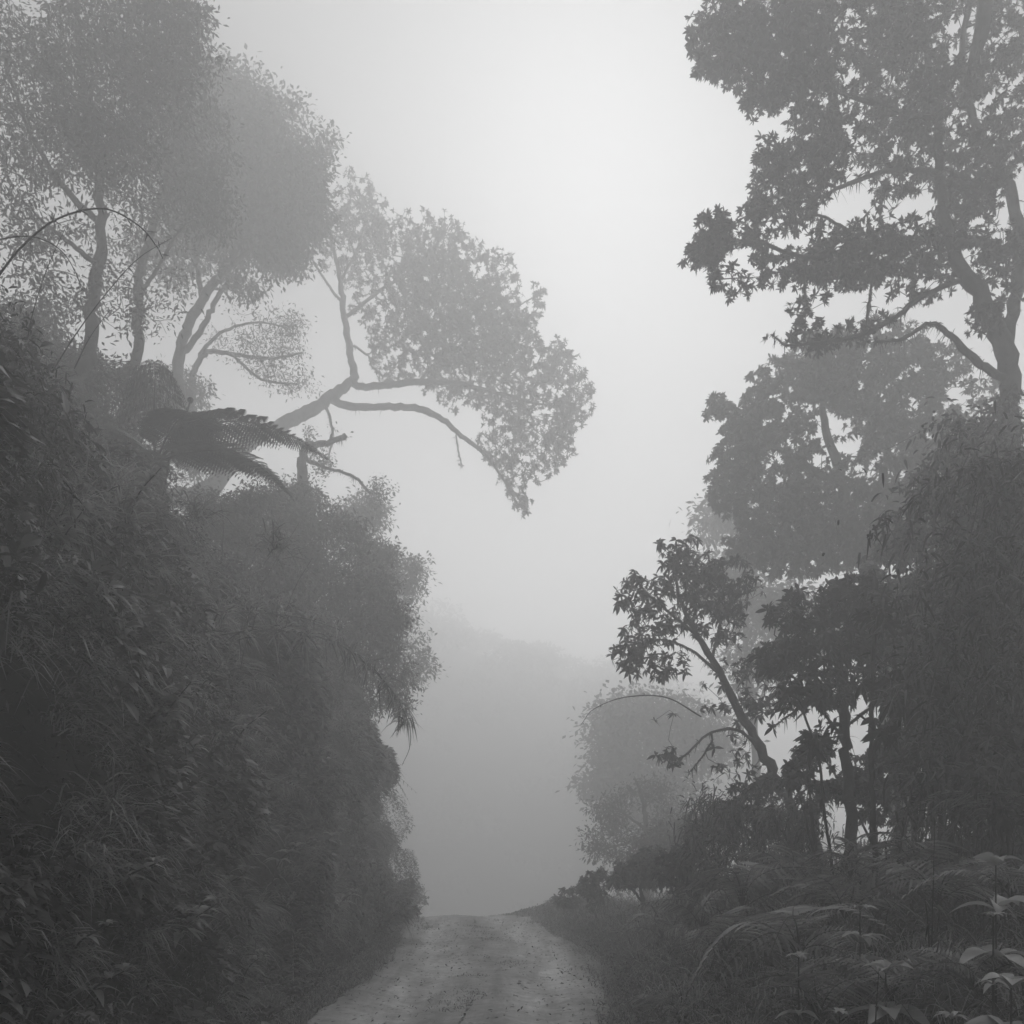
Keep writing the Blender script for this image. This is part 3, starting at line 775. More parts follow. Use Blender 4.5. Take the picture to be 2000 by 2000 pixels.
# --- far right trees in the mist
make_tree("misty_bush", "large rounded bush fading into mist right of the road end", "bush", 130,
    [[(1270, 1640, 36, 8), (1260, 1560, 36, 7), (1240, 1480, 36, 5), (1235, 1400, 36, 3)]],
    [(1190, 1530, 36, 50, 36, 2, 80), (1300, 1520, 36, 70, 50, 2, 110), (1180, 1440, 36, 40, 50, 1.6, 60), (1260, 1590, 36, 80, 40, 2, 90), (1230, 1400, 36, 60, 45, 2, 120), (1215, 1480, 36, 50, 40, 2, 90), (1300, 1420, 36, 70, 60, 2.5, 140), (1380, 1450, 36, 60, 60, 2, 100)],
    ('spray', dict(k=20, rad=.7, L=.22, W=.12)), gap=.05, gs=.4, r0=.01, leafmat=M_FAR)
make_tree("feathery_tree", "small feathery tree with open twigs standing low in the mist right of the road", "tree", 131,
    [[(1260, 1700, 24, 6), (1262, 1620, 24, 5), (1255, 1560, 24, 4), (1240, 1520, 24, 2)],
     [(1262, 1620, 24, 3), (1220, 1590, 23.5, 2.5), (1190, 1570, 23.3, 1.5)], [(1262, 1640, 24, 3), (1210, 1650, 23.5, 2.5), (1175, 1660, 23.3, 1.5)]],
    [(1160, 1640, 23.3, 22, 22, .5, 26), (1180, 1585, 23.4, 30, 24, .5, 36), (1255, 1700, 23.8, 60, 30, .8, 60), (1310, 1600, 24, 40, 40, .8, 60), (1215, 1720, 23.6, 40, 20, .6, 34), (1225, 1560, 23.7, 35, 28, .7, 60), (1275, 1540, 24, 35, 30, .7, 60), (1200, 1610, 23.4, 30, 25, .5, 40), (1185, 1660, 23.3, 28, 20, .5, 34), (1260, 1640, 24, 40, 30, .6, 40)],
    ('spray', dict(k=16, rad=.26, L=.1, W=.04)), gap=.1, gs=1, r0=.006, leafmat=M_FAR)
make_tree("slope_bush", "grey bush on the right verge where the road dips away", "bush", 132,
    [[(1330, 1740, 20, 6), (1320, 1690, 20, 5), (1300, 1640, 20, 3)]],
    [(1290, 1640, 20, 60, 28, .8, 80), (1350, 1620, 20, 60, 30, .8, 90), (1240, 1680, 20, 40, 22, .6, 50), (1420, 1610, 19.5, 50, 30, .8, 70)],
    ('spray', dict(k=18, rad=.25, L=.1, W=.04)), gap=.05, gs=1, r0=.005, leafmat=M_FAR)
make_tree("grey_tree", "pale grey tree seen through the gap between the leaning tree and the rounded tree", "tree", 133,
    [[(1480, 1640, 30, 9), (1475, 1450, 30, 8), (1460, 1300, 30, 6), (1450, 1180, 30, 4)]],
    [(1500, 1180, 30, 80, 50, 2, 160), (1420, 1120, 30, 60, 60, 2, 120), (1400, 1020, 30, 40, 40, 1.5, 70), (1480, 1300, 30, 60, 60, 1.6, 60), (1590, 1230, 30, 60, 60, 2, 90)],
    ('spray', dict(k=20, rad=.55, L=.2, W=.1)), gap=.15, gs=.5, r0=.01, leafmat=M_FAR)

# --- left: trees on the slope
make_tree("tall_tree", "tall dark tree whose fine foliage fills the top left corner", "tree", 141, [
    [(165, 720, 15, 13.6), (180, 620, 15, 12), (192, 530, 15, 11.2), (198, 430, 15, 9.6), (185, 300, 15, 8), (160, 150, 15, 6.4), (150, 0, 15, 4.8), (150, -120, 15, 3.2)],
    [(196, 440, 15, 6.4), (120, 360, 14.8, 5.6), (60, 260, 14.6, 4), (20, 150, 14.5, 3.2)],
    [(190, 320, 15, 5.6), (260, 230, 15, 4.8), (320, 130, 15, 3.2), (360, 50, 15, 2.4)],
    [(195, 520, 15, 5.6), (130, 470, 14.8, 4), (70, 420, 14.7, 2.4)],
    [(189, -83, 15, 11.4), (113, -418, 12, 12.7), (29, -767, 9, 12.7), (-203, -1463, 6, 15.8), (-1027, -3617, 3, 19)],  # out-of-view limbs toward the camera, added to darken the mist there
    [(29, -767, 9, 10.6), (341, -1096, 7.5, 10.1), (557, -1463, 6, 6.33)],
    [(-203, -1463, 6, 12.7), (-1660, -2825, 4, 14.2), (-4890, -6340, 2, 19)]
], [
    (29, -851, 9, 380, 190, 1.8, 110), (-203, -1622, 6, 570, 285, 1.8, 130), (-1027, -3870, 3, 1013, 506, 1.5, 120), (503, -1400, 6.5, 380, 204, 1.4, 80), (-2444, -3822, 3.2, 950, 593, 1.6, 130), (-754, -1458, 6.5, 467, 292, 1.6, 100),  # crown clumps above the view, added only as shade for the foreground
    (120, 560, 15, 60, 50, .8, 30), (230, 590, 15.3, 50, 60, .8, 26), (60, 520, 14.8, 50, 40, .7, 22),
    (60, 60, 14.7, 130, 90, 1.6, 300), (210, 50, 15, 110, 90, 1.5, 280), (330, 30, 15, 80, 60, 1.1, 170), (380, 70, 15, 45, 40, .7, 60), (60, 230, 14.7, 110, 90, 1.4, 230), (200, 200, 15, 120, 90, 1.5, 280),
    (330, 150, 15.2, 60, 60, .9, 110), (100, 350, 14.8, 120, 70, 1.3, 200), (240, 330, 15, 90, 70, 1.2, 190), (40, 440, 14.7, 60, 40, .8, 44), (150, 430, 15, 110, 34, 1, 90), (160, -80, 15, 250, 80, 1.5, 260)],
    ('spray', dict(k=20, rad=.22, L=.085, W=.034)), gap=.34, gs=1.0, r0=.005, moss=1500, leafmat=M_TREE)
make_tree("slender_tree", "slender tree with a crooked trunk just right of the tall corner tree", "tree", 142, [
    [(255, 720, 18, 10.2), (268, 620, 18, 9.35), (272, 550, 18, 8.5), (290, 470, 18, 7.65), (320, 380, 18, 5.1), (340, 280, 18, 3.4)],
    [(270, 580, 18, 4.25), (310, 520, 17.8, 3.4), (350, 450, 17.7, 2.55)],
], [
    (330, 330, 18, 90, 70, 1.5, 288), (390, 250, 18, 60, 60, 1.2, 168), (310, 440, 18, 60, 40, 1, 84), (400, 400, 18, 60, 50, 1, 144), (300, 200, 18, 90, 60, 1.2, 156), (235, 500, 17.8, 60, 60, 0.9, 36), (330, 590, 18, 60, 50, 0.8, 28)],
    ('spray', dict(k=16, rad=.24, L=.09, W=.036)), gap=.3, gs=1, r0=.005, moss=700, leafmat=M_TREE)
make_tree("domed_tree", "paler tree with a smooth domed crown on twin leaning trunks at upper left", "tree", 143, [
    [(335, 800, 24.4, 12), (345, 720, 24.4, 11.2), (362, 650, 24.4, 9.6), (395, 585, 24.4, 8.8), (435, 530, 24.4, 8), (480, 450, 24.4, 5.6), (520, 340, 24.4, 3.2)],
    [(362, 690, 24.4, 6.4), (395, 640, 24.16, 5.6), (420, 590, 24.16, 4.8), (450, 545, 24.16, 4)],
    [(395, 590, 24.4, 5.6), (385, 520, 24.64, 4.8), (372, 450, 24.64, 3.2)],
    [(430, 535, 24.4, 4.8), (500, 480, 23.91, 4), (570, 430, 23.67, 2.4)],
], [
    (330, 500, 24.4, 70, 40, 1.2, 60), (640, 300, 24, 30, 40, .8, 44), (470, 560, 24.2, 40, 24, .7, 24), (400, 200, 24.4, 60, 40, 1.4, 90), (440, 250, 24.4, 90, 60, 2, 264), (540, 290, 24.4, 80, 80, 2, 308), (590, 380, 23.91, 55, 60, 1.6, 187), (480, 380, 24.4, 120, 80, 2.2, 418), (540, 470, 23.91, 80, 35, 1.4, 165), (420, 450, 24.4, 80, 50, 1.6, 165), (600, 310, 24.16, 30, 40, 1, 66), (480, 210, 24.4, 70, 30, 1.4, 121), (370, 350, 24.4, 80, 90, 1.8, 176)],
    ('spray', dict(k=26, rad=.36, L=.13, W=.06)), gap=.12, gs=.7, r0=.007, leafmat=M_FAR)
make_tree("lacy_tree", "thin lacy tree with level sprays of twigs in the gap under the domed tree", "tree", 144, [
    [(360, 820, 27, 7), (375, 740, 27, 6), (400, 690, 27, 5), (450, 690, 27, 4), (520, 700, 27, 3), (590, 690, 27, 2)],
    [(385, 700, 27, 4), (430, 650, 27, 3), (500, 630, 27, 2), (560, 640, 27, 1.5)],
    [(450, 690, 27, 3), (510, 740, 27, 2.5), (580, 750, 27, 1.5)],
], [
    (480, 630, 27, 80, 18, 1.2, 110), (560, 650, 27, 60, 24, 1.2, 90), (520, 700, 27, 90, 20, 1.2, 90), (570, 745, 27, 60, 14, 1, 60), (420, 650, 27, 30, 20, .8, 30)],
    ('spray', dict(k=12, rad=.26, L=.09, W=.035)), gap=.35, gs=.8, r0=.007, leafmat=M_FAR)
make_tree("spreading_tree", "pale spreading tree with a forked mossy trunk leaning out over the road in mid picture", "tree", 145, [
    [(400, 960, 30, 18.4), (480, 870, 30, 15.3), (540, 835, 30, 13.8), (600, 805, 30, 12.2), (650, 770, 30, 10.7), (690, 740, 30, 8.41), (683, 690, 30, 6.89), (672, 620, 30, 6.12), (665, 550, 30, 4.97), (650, 480, 30, 3.06), (640, 420, 30, 2.29)],
    [(655, 790, 30, 7.65), (720, 795, 30, 6.89), (790, 795, 30, 6.89), (850, 810, 30, 6.12), (900, 850, 30, 4.59), (950, 890, 30, 3.44), (985, 940, 30, 2.29), (1010, 985, 30, 1.53)],
    [(690, 755, 30, 6.89), (750, 752, 30, 6.89), (820, 745, 30, 6.12), (900, 750, 30, 4.59), (980, 770, 30, 3.44), (1060, 790, 30, 2.29), (1130, 800, 30, 1.53)],
    [(672, 620, 30, 3.83), (740, 570, 30, 3.06), (800, 530, 30, 2.29), (850, 500, 30, 1.53)],
    [(665, 590, 30, 3.06), (630, 540, 30, 2.29), (605, 500, 30, 1.53)],
    [(820, 745, 30, 3.83), (880, 680, 30, 3.44), (940, 620, 30, 2.29), (1000, 580, 30, 1.53)],
    [(665, 550, 30, 3.06), (700, 480, 30, 2.29), (715, 420, 30, 1.53)],
    [(640, 800, 30, 3.06), (650, 850, 30, 2.29), (640, 900, 30, 1.53)],
    [(890, 845, 30, 1.53), (895, 880, 30, 1.53), (902, 910, 30, 0.918)],
], [
    (710, 430, 30, 57, 39, 2.1, 214), (700, 500, 30, 62, 46, 2.1, 175), (790, 500, 30, 62, 41, 2.1, 214), (860, 510, 30, 72, 41, 2.5, 371), (830, 590, 30, 83, 62, 2.1, 508), (940, 580, 30, 83, 57, 2.7, 449),
    (960, 660, 30, 93, 52, 2.1, 645), (860, 680, 30, 83, 52, 2.9, 430), (1050, 590, 30, 18, 22, 0.83, 34), (1000, 730, 30, 93, 46, 3.1, 469), (900, 740, 30, 72, 31, 2.1, 234), (1095, 710, 30, 33, 27, 1.6, 136), (1120, 780, 30, 41, 46, 1.9, 156),
    (1050, 830, 30, 72, 41, 2.1, 214), (980, 860, 30, 52, 46, 1.9, 136), (1090, 870, 30, 41, 41, 1.6, 97), (1000, 930, 30, 36, 41, 1.5, 97), (1020, 985, 30, 22, 14, 0.83, 26), (760, 690, 30, 62, 41, 1.7, 136), (620, 480, 30, 26, 46, 1, 39), (730, 600, 30, 52, 41, 1.6, 69), (1060, 920, 30, 31, 26, 1, 50)],
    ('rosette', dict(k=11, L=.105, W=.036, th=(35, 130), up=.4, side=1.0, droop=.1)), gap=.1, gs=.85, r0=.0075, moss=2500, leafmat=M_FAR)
make_tree("mossy_snag", "crooked mossy snag with a few leafy twigs at the foot of the spreading tree", "tree", 146, [
    [(575, 960, 24, 12), (590, 900, 24, 9), (600, 870, 24, 7), (640, 865, 24, 6), (675, 850, 24, 5)],
    [(645, 862, 24, 2.5), (652, 835, 24, 1.5)],
    [(600, 900, 24, 5), (640, 915, 24, 3), (690, 930, 24, 3), (720, 960, 24, 2.5), (745, 965, 24, 1.5)],
], [(625, 900, 24, 34, 30, .5, 44), (740, 960, 24, 34, 26, .5, 44), (725, 1000, 24, 20, 16, .3, 12), (600, 850, 24, 25, 14, .3, 10)],
    ('spray', dict(k=9, rad=.15, L=.08, W=.04)), gap=0, r0=.005, moss=900, leafmat=M_FAR)

# --- shrubs along the top of the left bank
SHR = [
    ("round shrub on the bank top directly under the mossy snag", 620, 1060, 20, 110, 80, 180),
    ("shrub leaning out from the bank top, its crown just above the bamboo tip", 700, 1150, 19, 70, 70, 150),
    ("low dense shrub at the very edge of the bank beside the misty valley", 755, 1215, 18.5, 42, 50, 90),
    ("shrub with an upright rounded top against the pale fog left of the valley", 735, 1090, 22, 38, 36, 60),
    ("wide shrub spreading under the long tree fern fronds", 500, 1150, 17, 110, 60, 190),
    ("small shrub low on the slope left of the wide shrub", 400, 1130, 15, 70, 50, 90),
    ("pale bush high on the slope below the twin trunks", 330, 770, 27, 80, 50, 110),
    ("dark bush at the upper left edge behind the grass tuft", 40, 640, 17, 90, 60, 120),
    ("faint bush stepping down toward the valley behind the round shrub", 770, 1130, 28, 60, 60, 110),
    ("broad shrub forming the dark ridge left of the umbrella shaped young frond", 210, 770, 17, 100, 60, 190),
    ("shrub continuing the dark ridge between the young frond and the upper left grass", 120, 720, 16, 80, 50, 140),
    ("leafy shrub hugging the foot of the mossy snag behind the tree fern tips", 575, 985, 21, 60, 50, 110),
    ("grey shrub in the misty hollow directly below the tree fern trunk", 420, 1050, 18.5, 100, 60, 190),
    ("grey shrub between the tree fern tips and the wide shrub", 560, 1050, 20, 90, 60, 170),
    ("low shrub filling the notch between the tree fern trunk and its lower fronds", 455, 985, 19, 95, 34, 150),
    ("faint pointed bush standing above the round shrub", 700, 1010, 28, 60, 50, 100),
]
for k, (lab, u, v, Y, ru, rv, n) in enumerate(SHR):
    make_tree("shrub", lab, "shrub", 160 + k, [[(u - 10, v + rv * 1.3, Y + .2, 5), (u, v + rv * .4, Y, 4), (u + 8, v - rv * .3, Y, 2)]],
              [(u + q * ru * .3, v + rv * (1 + .9 * q), Y, ru * .8, rv * .7, ru / F * Y * .8, n // 2) for q in range(int(np.clip(((HZ - (float(height((u - 1000) / F * Y, Y)) - CAMZ) * F / Y) - v) / rv / .9, 0, 3)))] +
              [(u, v, Y, ru, rv, ru / F * Y * .9, n), (u + ru * .5, v - rv * .2, Y - .3, ru * .5, rv * .55, ru / F * Y * .5, n // 3), (u - ru * .5, v + rv * .2, Y - .2, ru * .5, rv * .5, ru / F * Y * .5, n // 3)],
              ('spray', dict(k=20, rad=.22 * Y / 19, L=.085 * max(1, Y / 19), W=.036 * max(1, Y / 19))), gap=.12, gs=1.3, r0=.004, group="shrubs on the left slope", leafmat=M_TREE)

# ------------------------------------------------------------------ tree fern and ferns
def fern_frond(name, L, pairs, seed, rise=.55, drop=.9, pw=.24, toothed=True, bipin=False, mat=None):
    rng = np.random.default_rng(seed)
    t = np.linspace(0, 1, 26)
    path = np.stack([L * (t * .96 - .06 * t ** 3), .05 * L * np.sin(t * 2.2 + rng.random() * 3) * t, L * (rise * t - drop * t ** 2.1)], -1)
    mb = MB()
    tube(mb, path, np.linspace(.006 + .004 * L, .0012, len(path)) * (1.3 if bipin else .8), 5, tone=.1)
    s = np.linspace(.13, .985, pairs)
    C = np.stack([np.interp(s, t, path[:, k]) for k in range(3)], -1)
    T = nrm(np.gradient(C, axis=0))
    prof = np.sin(np.pi * np.clip(.06 + s * .97, 0, 1) ** .72) ** .8 if bipin else np.clip((1 - s) * 1.25, 0, 1) ** .8 * np.clip(s * 6, .3, 1)
    for sg in (-1, 1):
        side = nrm(np.cross(T, [0, 0, 1.0])) * sg
        D = nrm(side + T * .38 + np.array([0, 0, .08]) + rng.normal(size=C.shape) * .05)
        pl = pw * L * prof * (.92 + .16 * rng.random(pairs)) + .01 * L
        if not bipin:
            pr = np.array([.5, 1, .5, .95, .48, .88, .42, .72, .35, .5, .2, .04]) if toothed else LANCE
            ribbons(mb, C, D, pl, pl * .11 + .008, pr, .3, U=np.tile([0, 0, 1.0], (pairs, 1)), tone=rng.random(pairs) * .6 + .2, rng=rng)
        else:
            for i in range(pairs):
                m = 15
                q = np.linspace(.06, .98, m)
                CC = C[i] + D[i] * (pl[i] * q)[:, None]; CC[:, 2] -= .3 * pl[i] * q ** 2
                tube(mb, CC[::3], np.full(len(CC[::3]), .0022), 3, tone=.2)
                for sg2 in (-1, 1):
                    dd = nrm(np.cross(D[i], [0, 0, 1.0])) * sg2 + D[i] * .35
                    l2 = pl[i] * .2 * np.sin(np.pi * np.clip(.12 + q * .86, 0, 1)) ** .6 + .008
                    ribbons(mb, CC, np.tile(dd, (m, 1)), l2, l2 * .32, RHOMB, .3, U=np.tile([0, 0, 1.0], (m, 1)), rng=rng)
    return mb.mesh(name, mat or M_FERN)

def place_part(me, name, parent, azim, tilt=0.0, scale=1.0, loc=(0, 0, 0), roll=0.0):
    o = obj_from(name, me, parent)
    o.location = loc
    o.rotation_euler = (Matrix.Rotation(azim, 3, 'Z') @ Matrix.Rotation(-tilt, 3, 'Y') @ Matrix.Rotation(roll, 3, 'X')).to_euler()
    o.scale = (scale,) * 3
    return o

FR = [fern_frond("frond", 1.0, 21, 300 + k, rise=.75 + .25 * k, drop=1.25 + .35 * k, pw=.27) for k in range(3)]
TF = [fern_frond("frond", 2.3, 30, 320, rise=.32, drop=.62, pw=.26, bipin=True, mat=M_TREE),
      fern_frond("frond", 2.3, 30, 321, rise=.5, drop=.95, pw=.26, bipin=True, mat=M_TREE),
      fern_frond("frond", 1.5, 26, 322, rise=1.1, drop=1.5, pw=.3, bipin=True, mat=M_TREE)]

def tree_fern():
    Y = 14.5
    top = at(305, 905, Y); gz = float(height(top[0], top[1]))
    gz = min(gz, top[2] - .3)
    r = empty("tree_fern", (top[0], top[1], gz), "tree fern arching long feathery fronds and one curled crozier over the left slope", "tree fern")
    h = top[2] - gz
    mb = MB()
    pts = spline([(.1, .1, -.3), (.06, .02, h * .4), (0, 0, h)], 5)
    tube(mb, pts, np.linspace(.16, .12, len(pts)), 10, .25)
    n = 500
    q = np.stack([RNG.normal(size=n) * .11, RNG.normal(size=n) * .11, h * RNG.random(n)], -1)
    ribbons(mb, q, rdir(n) + np.array([0, 0, -.6]), .1 + .25 * RNG.random(n), .02, BLADE, .6)
    mb.obj("trunk", M_BARK, r)
    z = (0, 0, h)
    for me, a, tl, sc in [(TF[1], -6, .40, 1.2), (TF[0], -16, -.02, 1.15), (TF[1], 24, .3, .95), (TF[1], -48, .35, .9),
                          (TF[1], 176, .55, .85), (TF[0], 196, .2, .75), (TF[1], 150, .2, .7), (TF[0], -95, -.1, .5), (TF[0], 232, -.1, .55)]:
        place_part(me, "frond", r, math.radians(a), tl, sc, z)
    # the young upright frond, a fan held over a bare stalk, seen face on
    mb = MB()
    st = spline([(.0, 0, h - .1), (-.02, -.05, h + .55), (.02, -.1, h + 1.15), (.05, -.2, h + 1.42)], 6)
    tube(mb, st, np.linspace(.02, .008, len(st)), 6, tone=.1)
    c = st[-1]
    for i in range(15):                      # pinnae droop like an umbrella from the stalk top
        f = i / 14
        for sg in (-1, 1):
            b = st[int(len(st) * .45 + (len(st) * .55 - 1) * f)]
            ln = (.62 if sg > 0 else .5) * (1 - .6 * f) + .08
            q = np.linspace(.05, 1, 22)
            P = np.stack([b[0] + sg * ln * .92 * q, b[1] - .12 * q, b[2] + .10 * q * ln * (1 - f) - ln * (.72 if sg > 0 else .6) * q ** 1.65], -1)
            tube(mb, P, np.linspace(.004, .0015, 22), 3, tone=.1)
            ribbons(mb, P, np.tile([sg * .25, -.1, -1.0], (22, 1)) + RNG.normal(size=(22, 3)) * .08, .1 * np.sin(np.pi * np.clip(q * .9 + .1, 0, 1)) + .02, .024, RHOMB, 0)
            ribbons(mb, P, np.tile([sg * .25, .2, .6], (22, 1)) + RNG.normal(size=(22, 3)) * .08, .04, .02, RHOMB, 0)
    tag(mb.obj("young_frond", M_TREE, r), "young frond opened like an umbrella on an upright stalk")
    mb = MB()
    cz = [(.15, 0, h - .1), (.3, 0, h + .35), (.42, 0, h + .65), (.5, 0, h + .9)]
    cr = spline(cz, 5)
    sp = np.array([[.5 + .045 * (1 - a / 9) * math.sin(a) , 0, .9 + h + .045 - .045 * (1 - a / 9) * math.cos(a)] for a in np.linspace(0, 8.5, 22)])
    tube(mb, np.vstack([cr, sp[1:]]), np.concatenate([np.linspace(.022, .014, len(cr)), np.linspace(.018, .014, len(sp) - 1)]), 6)
    mb.obj("crozier", M_STEM, r)
tree_fern()

FERNGROUP = "ferns"
def fern(lab, u, v, Y, size, az0=0, n=8, spread=360, tilt=.15, seed=0, group=None):
    rng = random.Random(seed * 7 + 3)
    p = at(u, v, Y)
    r = empty("fern", tuple(p), lab, "fern", group)
    for k in range(n):
        a = math.radians(az0 + (k / n - .5) * spread + rng.uniform(-14, 14)) if spread < 360 else math.radians(az0 + k * 360 / n + rng.uniform(-16, 16))
        place_part(FR[rng.randrange(3)], "frond", r, a, tilt + rng.uniform(-.2, .55), size * rng.uniform(.75, 1.1), (0, 0, 0), rng.uniform(-.75, .75))
    return r

def gpoint(u, Y, dz=0.05):
    dz += .18
    """frame row of the soil at column u and distance Y"""
    X = (u - 1000) / F * Y
    z = float(height(X, Y)) + dz
    return HZ - (z - CAMZ) * F / Y

FR_R = [  # label, u, Y, size, az, n, lift
    ("large fern arching toward the road at the lower right, lit along its fronds", 1560, 6.0, .80, 160, 8, .25),
    ("fern with a long level frond pointing at the road right of the ruts", 1420, 7.4, .75, 175, 7, .2),
    ("broad fern in the middle of the right verge under the sapling stems", 1650, 7.0, .85, 200, 9, .3),
    ("fern at the bottom edge right of the broad leaved herb", 1500, 4.9, .65, 120, 7, .0),
    ("fern low in the bottom right corner with toothed fronds hanging forward", 1900, 5.0, .6, 230, 8, .15),
    ("fern half hidden below the big leaves at the right edge", 1975, 5.8, .7, 210, 8, .5),
    ("fern on the right verge nearest the misty road end", 1290, 10.5, .7, 170, 8, .15),
    ("second fern up the verge, overlapping the misty scrub", 1370, 9.2, .8, 150, 8, .2),
    ("tall fern leaning left below the leaning tree", 1450, 8.6, .95, 185, 9, .3),
    ("fern clump at the foot of the leaning tree", 1540, 9.4, .9, 170, 9, .35),
    ("fern growing at the base of the bushy tree", 1660, 9.0, .9, 200, 9, .35),
    ("dark fern under the bare slanting sapling", 1790, 7.6, .85, 190, 9, .4),
    ("small fern at the bottom edge beside the road gravel", 1310, 5.6, .5, 150, 6, .0),
    ("small fern between the road edge and the long level frond", 1290, 7.3, .5, 180, 6, .05),
    ("fern rising behind the star topped herb in the lower right", 1830, 6.6, .8, 150, 8, .35),
    ("fern at the bottom right with fronds crossing a thin dead stalk", 1740, 5.2, .65, 170, 8, .15),
    ("feathery fern above the broad leaved herb at lower right", 1600, 5.3, .6, 190, 7, .1),
    ("fern against the thicket at the right edge at mid height", 1930, 7.6, .9, 200, 9, .8),
]
for k, (lab, u, Y, sz, az, n, dz) in enumerate(FR_R):
    fern(lab, u, gpoint(u, Y, dz), Y, sz, az, n, 360, .2, k, "ferns on the right verge")
FR_L = [
    ("fern hanging from the bank face in the lower middle of the left bank", -2.45, 11.2, 2.1, .8),
    ("fern drooping from the bank edge beside the road bend", -2.35, 15.5, 2.6, .9),
    ("fern with sharp fronds jutting from the bank edge into the mist", -2.3, 17.0, 4.0, 1.0),
    ("fern jutting from the low bank edge above the road bend", -2.25, 16.6, 1.5, .9),
    ("fern on the bank face under the bamboo tip", -2.5, 13.5, 3.9, .85),
    ("fern near the foot of the bank left of the road", -2.15, 9.6, .7, .7),
    ("fern low on the bank between the two leafy herbs", -2.3, 7.4, .9, .6),
    ("fern high on the near bank among long grass", -2.9, 8.8, 4.4, .7),
    ("fern halfway up the bank in the dark hollow left of centre", -2.5, 9.8, 2.6, .8),
    ("fern above the leafy herb with arching lance leaves", -2.4, 7.2, 1.7, .65),
    ("fern hanging under the middle of the long bamboo culm", -2.6, 11.0, 3.3, .8),
    ("fern at the left edge under the climber with pale leaves", -2.7, 6.0, 3.0, .6),
    ("small fern close to the road edge at the foot of the left bank", -2.2, 12.5, .8, .7),
    ("fern midway along the bank face, left of the hanging fern", -2.5, 13.0, 2.2, .85),
]
for k, (lab, X, Y, z, sz) in enumerate(FR_L):
    xs = np.linspace(X + 1, X - 3, 200); hs = height(xs, np.full(200, Y))
    i = int(np.argmax(hs >= z)); p = np.array([xs[i] + .12 + .35 * float(lump(xs[i], Y, z)), Y, z])
    u = 1000 + p[0] / Y * F; v = HZ - (z - CAMZ) * F / Y
    fern(lab, u, v, Y, sz, 0, 8, 190, .15, 50 + k, "ferns on the left bank")

# ------------------------------------------------------------------ broad leaved herbs
BIGLEAF = [.1, .55, .88, 1.0, .95, .75, .42, .04]
def herb(lab, p, H, L, W, whorls, k, seed, lean=(0, 0), droop=.45, wide=False):
    rng = np.random.default_rng(seed)
    r = empty("broadleaf_herb", tuple(p), lab, "plant", None)
    mb = MB()
    st = spline([(0, 0, -.1), (lean[0] * .35, lean[1] * .35, H * .5), (lean[0], lean[1], H)], 6)
    tube(mb, st, np.linspace(.009, .004, len(st)), 6)
    lf = MB()
    for wv in range(whorls):
        f = 1 - wv * .72 / max(whorls, 1)
        i = int(f * (len(st) - 1)); c = st[i]
        n = k + 1
        a = np.arange(n) / n * 6.283 + rng.random() * 6 + rng.normal(size=n) * .2
        el_ = (.75 - .45 * wv / max(1, whorls - 1)) if whorls > 1 else .5
        D = np.stack([np.cos(a), np.sin(a), np.full(n, el_) + rng.normal(size=n) * .15], -1)
        ln = 1.05 * L * (.7 + .3 * (wv > 0)) * (.85 + .3 * rng.random(n))
        ribbons(lf, np.repeat(c[None], n, 0), D, ln, ln * W, BIGLEAF, droop, U=np.tile([0, 0, 1.0], (n, 1)) + rng.normal(size=(n, 3)) * .2, fold=.35, tone=.35 + .65 * rng.random(n), rng=rng, curl=.25)
    mb.obj("stem", M_STEM, r, True)
    lf.obj("foliage", M_HERB, r, True)
    return r
def surf(u, Y, dz=0.0):
    X = (u - 1000) / F * Y
    return np.array([X, Y, float(height(X, Y)) + dz])
HB = [
    ("large leafy herb with long lance leaves low on the left bank, the brightest there", 250, 1880, .35, .20, .26, 4, 7, .42),
    ("leafy herb with arching lance leaves right of the brightest left herb", 440, 1935, .3, .17, .26, 3, 6, .3),
    ("herb with stiff level leaves on the lower left bank above the arching herb", 590, 1690, .35, .22, .24, 3, 7, .32),
    ("herb with a few large leaves above and right of the brightest left herb", 370, 1790, .35, .22, .28, 3, 6, .4),
    ("dark herb with paired leaves in the bottom left corner", 110, 1985, .25, .16, .3, 3, 5, .35),
    ("climbing plant with hanging oval leaves at the left edge halfway down the lower half", 130, 1490, .4, .15, .42, 5, 6, .3),
    ("small climber with pale leaves on the near bank at the left edge", 60, 1130, .4, .13, .45, 5, 5, .3),
    ("herb with drooping leaves near the bank foot beside the dark hollow", 610, 1800, .3, .2, .26, 3, 6, .3),
    ("dim herb with short leaves on the middle of the left bank", 480, 1720, .3, .18, .26, 3, 6, .3),
    ("tall herb with narrow leaves in the middle of the left bank under the second culm", 330, 1400, .4, .16, .25, 4, 6, .35),
    ("herb with paired leaves in the upper part of the near bank", 180, 1040, .4, .15, .3, 4, 6, .35),
    ("leafy climber trailing down the bank face beside the left edge hollow", 220, 1590, .45, .15, .36, 5, 6, .3),
    ("herb at the bank top end just under the bamboo tip", 680, 1420, .4, .2, .26, 3, 6, .3),
    ("wide leaved herb right of the hanging climber", 300, 1500, .35, .16, .4, 4, 6, .35),
    ("small herb with a flat whorl of leaves at the bottom left, nearest the camera", 30, 1900, .2, .12, .32, 2, 6, .3),
    ("broad pale leaves poking from the bank at the lower left edge", 80, 1780, .2, .16, .34, 3, 5, .35),
]
for k, (lab, u, v, H, L, W, wh, kk, out) in enumerate(HB):
    p = on_bank(u, v); N = normal(p[0], p[1])
    base = p + N * (.12 + .5 * float(lump(p[0], p[1], p[2])))
    herb(lab, base, H, L, W, wh, kk, 400 + k, (N[0] * out, N[1] * out - .12))
